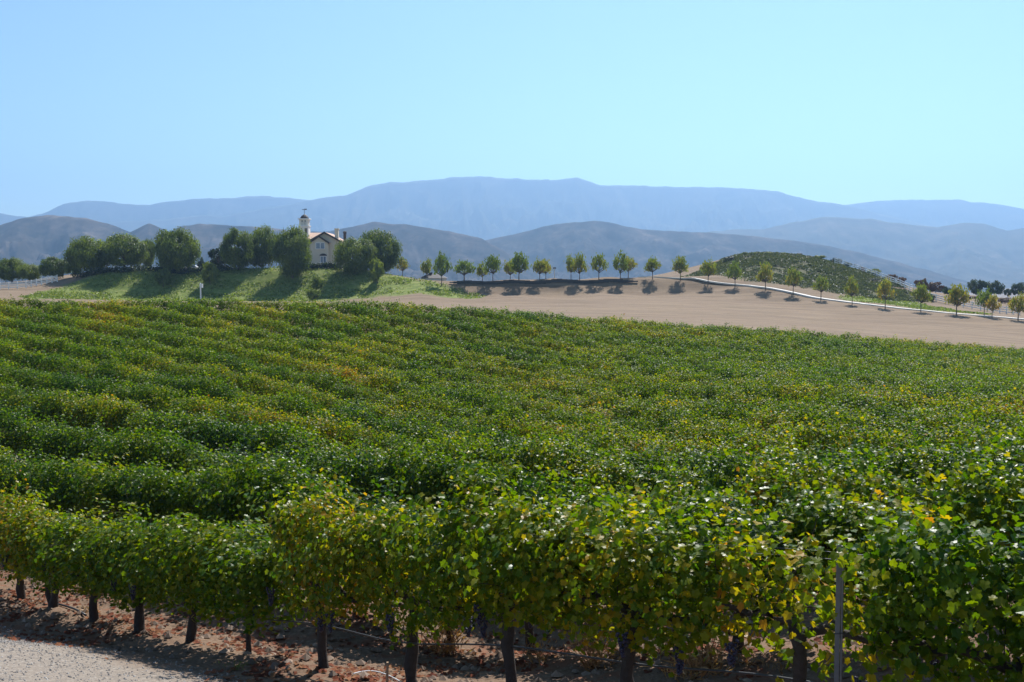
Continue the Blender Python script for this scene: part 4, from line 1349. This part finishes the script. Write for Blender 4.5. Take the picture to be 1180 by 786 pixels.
rand2 = np.random.default_rng(5)
for n in sorted(ind):
    j, i = vines[n][0], vines[n][1]
    x, y = va[n]; z = vz[n] - 0.02
    flip = math.pi * int(rand2.integers(2))
    sc = (1.0, float(rand2.uniform(.85, 1.2)), float(rand2.uniform(.88, 1.10)))
    ye = float(rand2.normal() * 0.05)
    rz = ROW_ANG + flip + float(rand2.normal() * .06)
    if j == 0:
        lab = FRONT.get(i, "front-row vine beyond the left edge of the view")
        if i == -3:
            add_vine(SPARSE, 0, x, y, z, rz, (1, .9, .95), lab, 0.30, 3, 0.08)
        elif i == -2:
            add_vine(HI, n, x, y, z, rz, sc, lab, 0.10, 4, 0.20)
        else:
            rt = add_vine(HI, n, x, y, z, rz, sc, lab, 0.02 + ye, 4, 0.20 if i <= 1 else 0.08 if i == 2 else 0.0)
            if i == 2:
                [c for c in rt.children if c.name.startswith("trunk")][0].scale = (.5, .5, 1)
            if i == 6:
                t2 = obj("trunk", HI[(n + 3) % len(HI)][1], rt); t2.location = (-.10, .05, 0); t2.rotation_euler = (0, -.22, .3); t2.scale = (.8, .8, .95)
    elif j <= 3 or y < 17:
        add_vine(HI, n * 5 + j, x, y, z, rz, sc, "leafy vine in the %s row back from the gravel track" % ORD[j], ye, 0)
    else:
        add_vine(MID, n * 3 + j, x, y, z, rz, sc, "leafy green vine in the %s row back from the gravel track" % ORD[min(j, 19)], ye)

# the rest of the field, past the first three hundred, as one mass
rest = [n for n in range(len(vines)) if n not in ind]
Cs, Ns, Ts, Ss, Rs = [], [], [], [], []
for n in rest:
    C, Nn, T, sz = LOW[int(rand2.integers(len(LOW)))]
    x, y = va[n]
    a = (ROW_ANG if vines[n][0] != 99 else math.atan2(*(edge[min(vines[n][1] + 1, len(edge) - 1)] - edge[max(vines[n][1] - 1, 0)])[::-1])) + math.pi * int(rand2.integers(2))
    cs, sn = math.cos(a), math.sin(a)
    R = np.array([[cs, sn, 0], [-sn, cs, 0], [0, 0, 1]])
    hs = rand2.uniform(.92, 1.07)
    sel = rand2.random(len(C)) < 1.0
    c = C[sel] * np.array([1, rand2.uniform(.85, 1.2), hs])
    Cs.append(c @ R + np.array([x, y, vz[n]])); Ns.append(Nn[sel] @ R); Ts.append(T[sel] @ R)
    Ss.append(sz[sel]); Rs.append(rand2.random(sel.sum()) * 0.9 + 0.1 * rand2.random())
me = leaf_mesh("grapevines", np.concatenate(Cs), np.concatenate(Ns), np.concatenate(Ts), np.concatenate(Ss), M['vine_far'], rnd=np.concatenate(Rs))
tag(obj("grapevines", me), "mass of far green and yellowing vines filling the hollow and the slope beyond", "vineyard", kind='stuff')
print("vines", len(vines), "mass leaves", sum(len(c) for c in Cs))


# ------------------------------------------------------------------ foreground things
def row_pt(k, j=0, h=0.0, dv=0.0):
    q = ROW_P + ROW_U * VINE_S * k + ROW_V * (ROW_W * j + dv)
    return np.array([q[0], q[1], float(terrain(q[0:1], q[1:2])[0]) + h])


# metal stake: a steel post with a thinner pipe tied to it
kx = None
for k in np.arange(-4, -2, 0.02):
    pp = row_pt(k, 0, 1.0, -0.45)
    if proj(pp)[0] > 961.5: kx = k
p = row_pt(kx, 0, 0, -0.45)
hp = pt(961, 628, p[1])[2] - p[2]
rt = thing("metal_stake", "grey steel stake with a thin pipe tied to it among yellow leaves", "stake", p)
b = MB(); b.box((0, 0, hp / 2 - .15), (.035, .008, hp + .3)); b.box((0, .018, hp / 2 - .15), (.008, .03, hp + .3))
b.build("post", M['steel'], rt)
b = MB(); b.tube([(.034, .012, -.3), (.036, .012, hp * .45), (.034, .012, hp * .93)], .011, 8); b.build("pipe", M['steel'], rt)
b = MB()
for zz in (hp * .3, hp * .62): b.tube([(-.025, -.012, zz), (.03, -.02, zz + .005), (.072, -.01, zz), (.07, .02, zz), (-.02, .045, zz), (-.025, -.012, zz)], .003, 4)
b.build("tie_wire", M['hose'], rt)

for hgt, lab in ((1.66, "upper thin trellis wire crossing the gap left of the stake"), (1.60, "lower thin trellis wire crossing the gap left of the stake")):
    P = np.array([row_pt(k, 0, 0) for k in np.linspace(-5.5, 12, 80)])
    kk = np.array([1, 1, 1, 1, 1, 1, 1]) / 7
    Zs = np.convolve(np.pad(P[:, 2], 3, mode='edge'), kk, 'valid')
    P[:, 2] = Zs + hgt
    b = MB(); b.tube(P - P[0], 0.0020, 5)
    o = b.build("trellis_wire", M['steel']); o.location = tuple(P[0]); tag(o, lab, "wire", "trellis wires of the front row")
for j, lab in ((0, "black drip hose strung below the front row"), (1, "black drip hose strung below the second row of vines"), (2, "black drip hose strung below the third row of vines")):
    P = np.array([row_pt(k, j, 0) for k in np.linspace(-5.5, 14, 120)])
    P[:, 2] = np.convolve(np.pad(P[:, 2], 5, mode='edge'), np.ones(11) / 11, 'valid') + 0.52 + 0.03 * np.sin(np.linspace(0, 60, 120))
    b = MB(); b.tube(P - P[0], 0.010, 6)
    o = b.build("drip_hose", M['hose'], smooth=True); o.location = tuple(P[0]); tag(o, lab, "hose", "drip hoses under the vine rows")

q = [hit(a, c) for a, c in ((404, 779), (414, 777.5), (424, 776), (434, 777.5), (444, 781), (456, 786), (470, 793))]
P = np.array(q)
si = np.linspace(0, len(P) - 1, 25)
P = np.stack([np.interp(si, np.arange(len(P)), P[:, a]) for a in range(3)], 1)
for a in range(3):
    P[:, a] = np.convolve(np.pad(P[:, a], 4, mode='edge'), np.ones(9) / 9, 'valid')
P[:, 2] += 0.02 + 0.02 * np.sin(np.linspace(0, math.pi, len(P)))
b = MB(); b.tube(P - P[0], 0.008, 6); o = b.build("irrigation_pipe", M['palepipe'], smooth=True); o.location = tuple(P[0])
tag(o, "short pale irrigation pipe curving over the ground at the gravel's edge", "pipe")
p = hit(446, 788)
b = MB(); b.box((0, 0, .10), (.028, .028, .32), 0.3, 0.85); o = b.build("wooden_stake", M['wood']); o.location = tuple(p); o.rotation_euler = (.06, .04, 0)
tag(o, "thin wooden stake stuck in the soil beside the pale pipe", "stake")
q = [hit(a, c) for a, c in ((60, 696), (68, 698), (76, 701), (85, 704), (93, 707), (99, 711))]
P = np.array(q); P[:, 2] += 0.03
b = MB(); b.tube(P - P[0], 0.018, 6); o = b.build("drip_hose", M['hose'], smooth=True); o.location = tuple(P[0])
tag(o, "loose dark hose lying on the ground between trunks at the far left", "hose")


# dry weeds: sprays of thin stems
def weed(px, py, h, wdt, label, mat, n=130, name="dry_weed", cat="weed"):
    p = hit(px, py)
    r = np.random.default_rng(int(px * 7 + py))
    b = []
    C = r.normal(size=(n, 3)) * np.array([wdt * .42, wdt * .42, 0]); t = r.random(n)
    C[:, 2] = h * t * r.uniform(.5, 1, n)
    C[:, :2] *= (0.45 + 0.8 * t)[:, None]
    T = C * np.array([1.3, 1.3, 0]) + np.array([0, 0, .4]) + r.normal(size=(n, 3)) * .25
    me = leaf_mesh(name, C, r.normal(size=(n, 3)), T, h * 0.42 * r.uniform(.5, 1.2, n), mat, tmpl=SLIM3 * np.array([.28, 1, 1]))
    o = obj(name, me); o.location = tuple(p)
    return tag(o, label, cat, "dry weeds between the first rows" if name == "dry_weed" else None)


weed(512, 756, .50, .36, "tuft of orange-brown dry weed against a second-row trunk", M['straw'], 260)
weed(500, 748, .30, .22, "small straw tuft left of the second-row trunk", M['straw'])
weed(620, 764, .34, .28, "little dry tuft right of the tall grey-brown trunk", M['straw'])
weed(684, 768, .50, .42, "round bushy dry weed between two trunks near mid view", M['straw'], 300)
weed(812, 774, .46, .44, "pinkish dry weed left of the yellow-leaved vine's trunk", M['straw'], 260)
weed(795, 785, .42, .50, "wide dry weed clump at the bottom edge", M['straw'], 260)
weed(866, 770, .24, .28, "straw tuft just right of a hanging green shoot", M['straw'])
weed(900, 772, .18, .25, "low wispy dry weed left of the metal stake", M['straw'])
weed(273, 772, .16, .24, "small green weed growing at the edge of the gravel", M['lawn'], 120, "green_weed")
weed(105, 706, .2, .25, "wispy dry weed at the foot of a left-hand trunk", M['straw'], 90)


# uncountable litter: fallen leaves, pebbles, clods
def litter():
    n = 20000
    u = rng.uniform(-10, 24, n); v = rng.choice([0, 1, 2, 3], n, p=[.38, .3, .2, .12]) * ROW_W + rng.normal(size=n) * 0.85
    X = ROW_P[0] + ROW_U[0] * u + ROW_V[0] * v; Y = ROW_P[1] + ROW_U[1] * u + ROW_V[1] * v
    keep = (fbm(X * 0.9, Y * 0.9, 61) > 0.47) & (v > -1.9) & (Y > 5)
    X, Y = X[keep], Y[keep]
    C = np.stack([X, Y, terrain(X, Y) + 0.018], 1)
    me = leaf_mesh("fallen_leaves", C, rand_unit(len(C)) * .45 + np.array([0, 0, 1]), rand_unit(len(C)), rng.uniform(.045, .095, len(C)), M['litter'], LOBED3, LOBED_F)
    tag(obj("fallen_leaves", me), "red-brown fallen vine leaves littering the soil between the rows", "leaf litter", kind='stuff')


def stones(name, X, Y, smin, smax, mat, label, cat, pw=3.0):
    n = len(X)
    Z = terrain(X, Y)
    base = np.array([(1, 0, 0), (.3, .95, .1), (-.8, .5, 0), (-.7, -.6, .05), (.35, -.9, -.05), (0.1, 0, .72), (0, 0, -.6)])
    Fb = np.array([(0, 1, 5), (1, 2, 5), (2, 3, 5), (3, 4, 5), (4, 0, 5), (1, 0, 6), (2, 1, 6), (3, 2, 6), (4, 3, 6), (0, 4, 6)])
    a = rng.random(n) * 6.28
    s = smin + (smax - smin) * rng.random(n) ** pw
    V = base[None] * rng.uniform(.75, 1.25, (n, 7, 1)) * s[:, None, None]
    cs, sn = np.cos(a), np.sin(a)
    x = V[..., 0] * cs[:, None] - V[..., 1] * sn[:, None]; y = V[..., 0] * sn[:, None] + V[..., 1] * cs[:, None]
    V = np.stack([x + X[:, None], y + Y[:, None], V[..., 2] + Z[:, None] + s[:, None] * .25], -1).reshape(-1, 3)
    F = (Fb[None] + (np.arange(n) * 7)[:, None, None]).reshape(-1, 3)
    tag(obj(name, raw_mesh(name, V, F, mat, rnd=np.repeat(rng.random(n), 7))), label, cat, kind='stuff')


litter()
u = rng.uniform(-4, 18, 60000); v = -0.95 - rng.random(60000) ** 1.0 * 5
X = ROW_P[0] + ROW_U[0] * u + ROW_V[0] * v; Y = ROW_P[1] + ROW_U[1] * u + ROW_V[1] * v
k = (Y > 5) & (fbm(X * .8, Y * .8, 66) + .3 * rng.random(len(X)) > .55)
stones("pebbles", X[k], Y[k], .003, .019, M['stone'], "grey gravel stones strewn over the track at the lower left", "gravel")
u = rng.uniform(-9, 20, 7000); v = rng.uniform(-1.0, 9, 7000)
X = ROW_P[0] + ROW_U[0] * u + ROW_V[0] * v; Y = ROW_P[1] + ROW_U[1] * u + ROW_V[1] * v
k = (Y > 5)
stones("soil_clods", X[k], Y[k], .012, .085, M['clod'], "brown clods of soil on the bare ground under the vines", "soil clods")
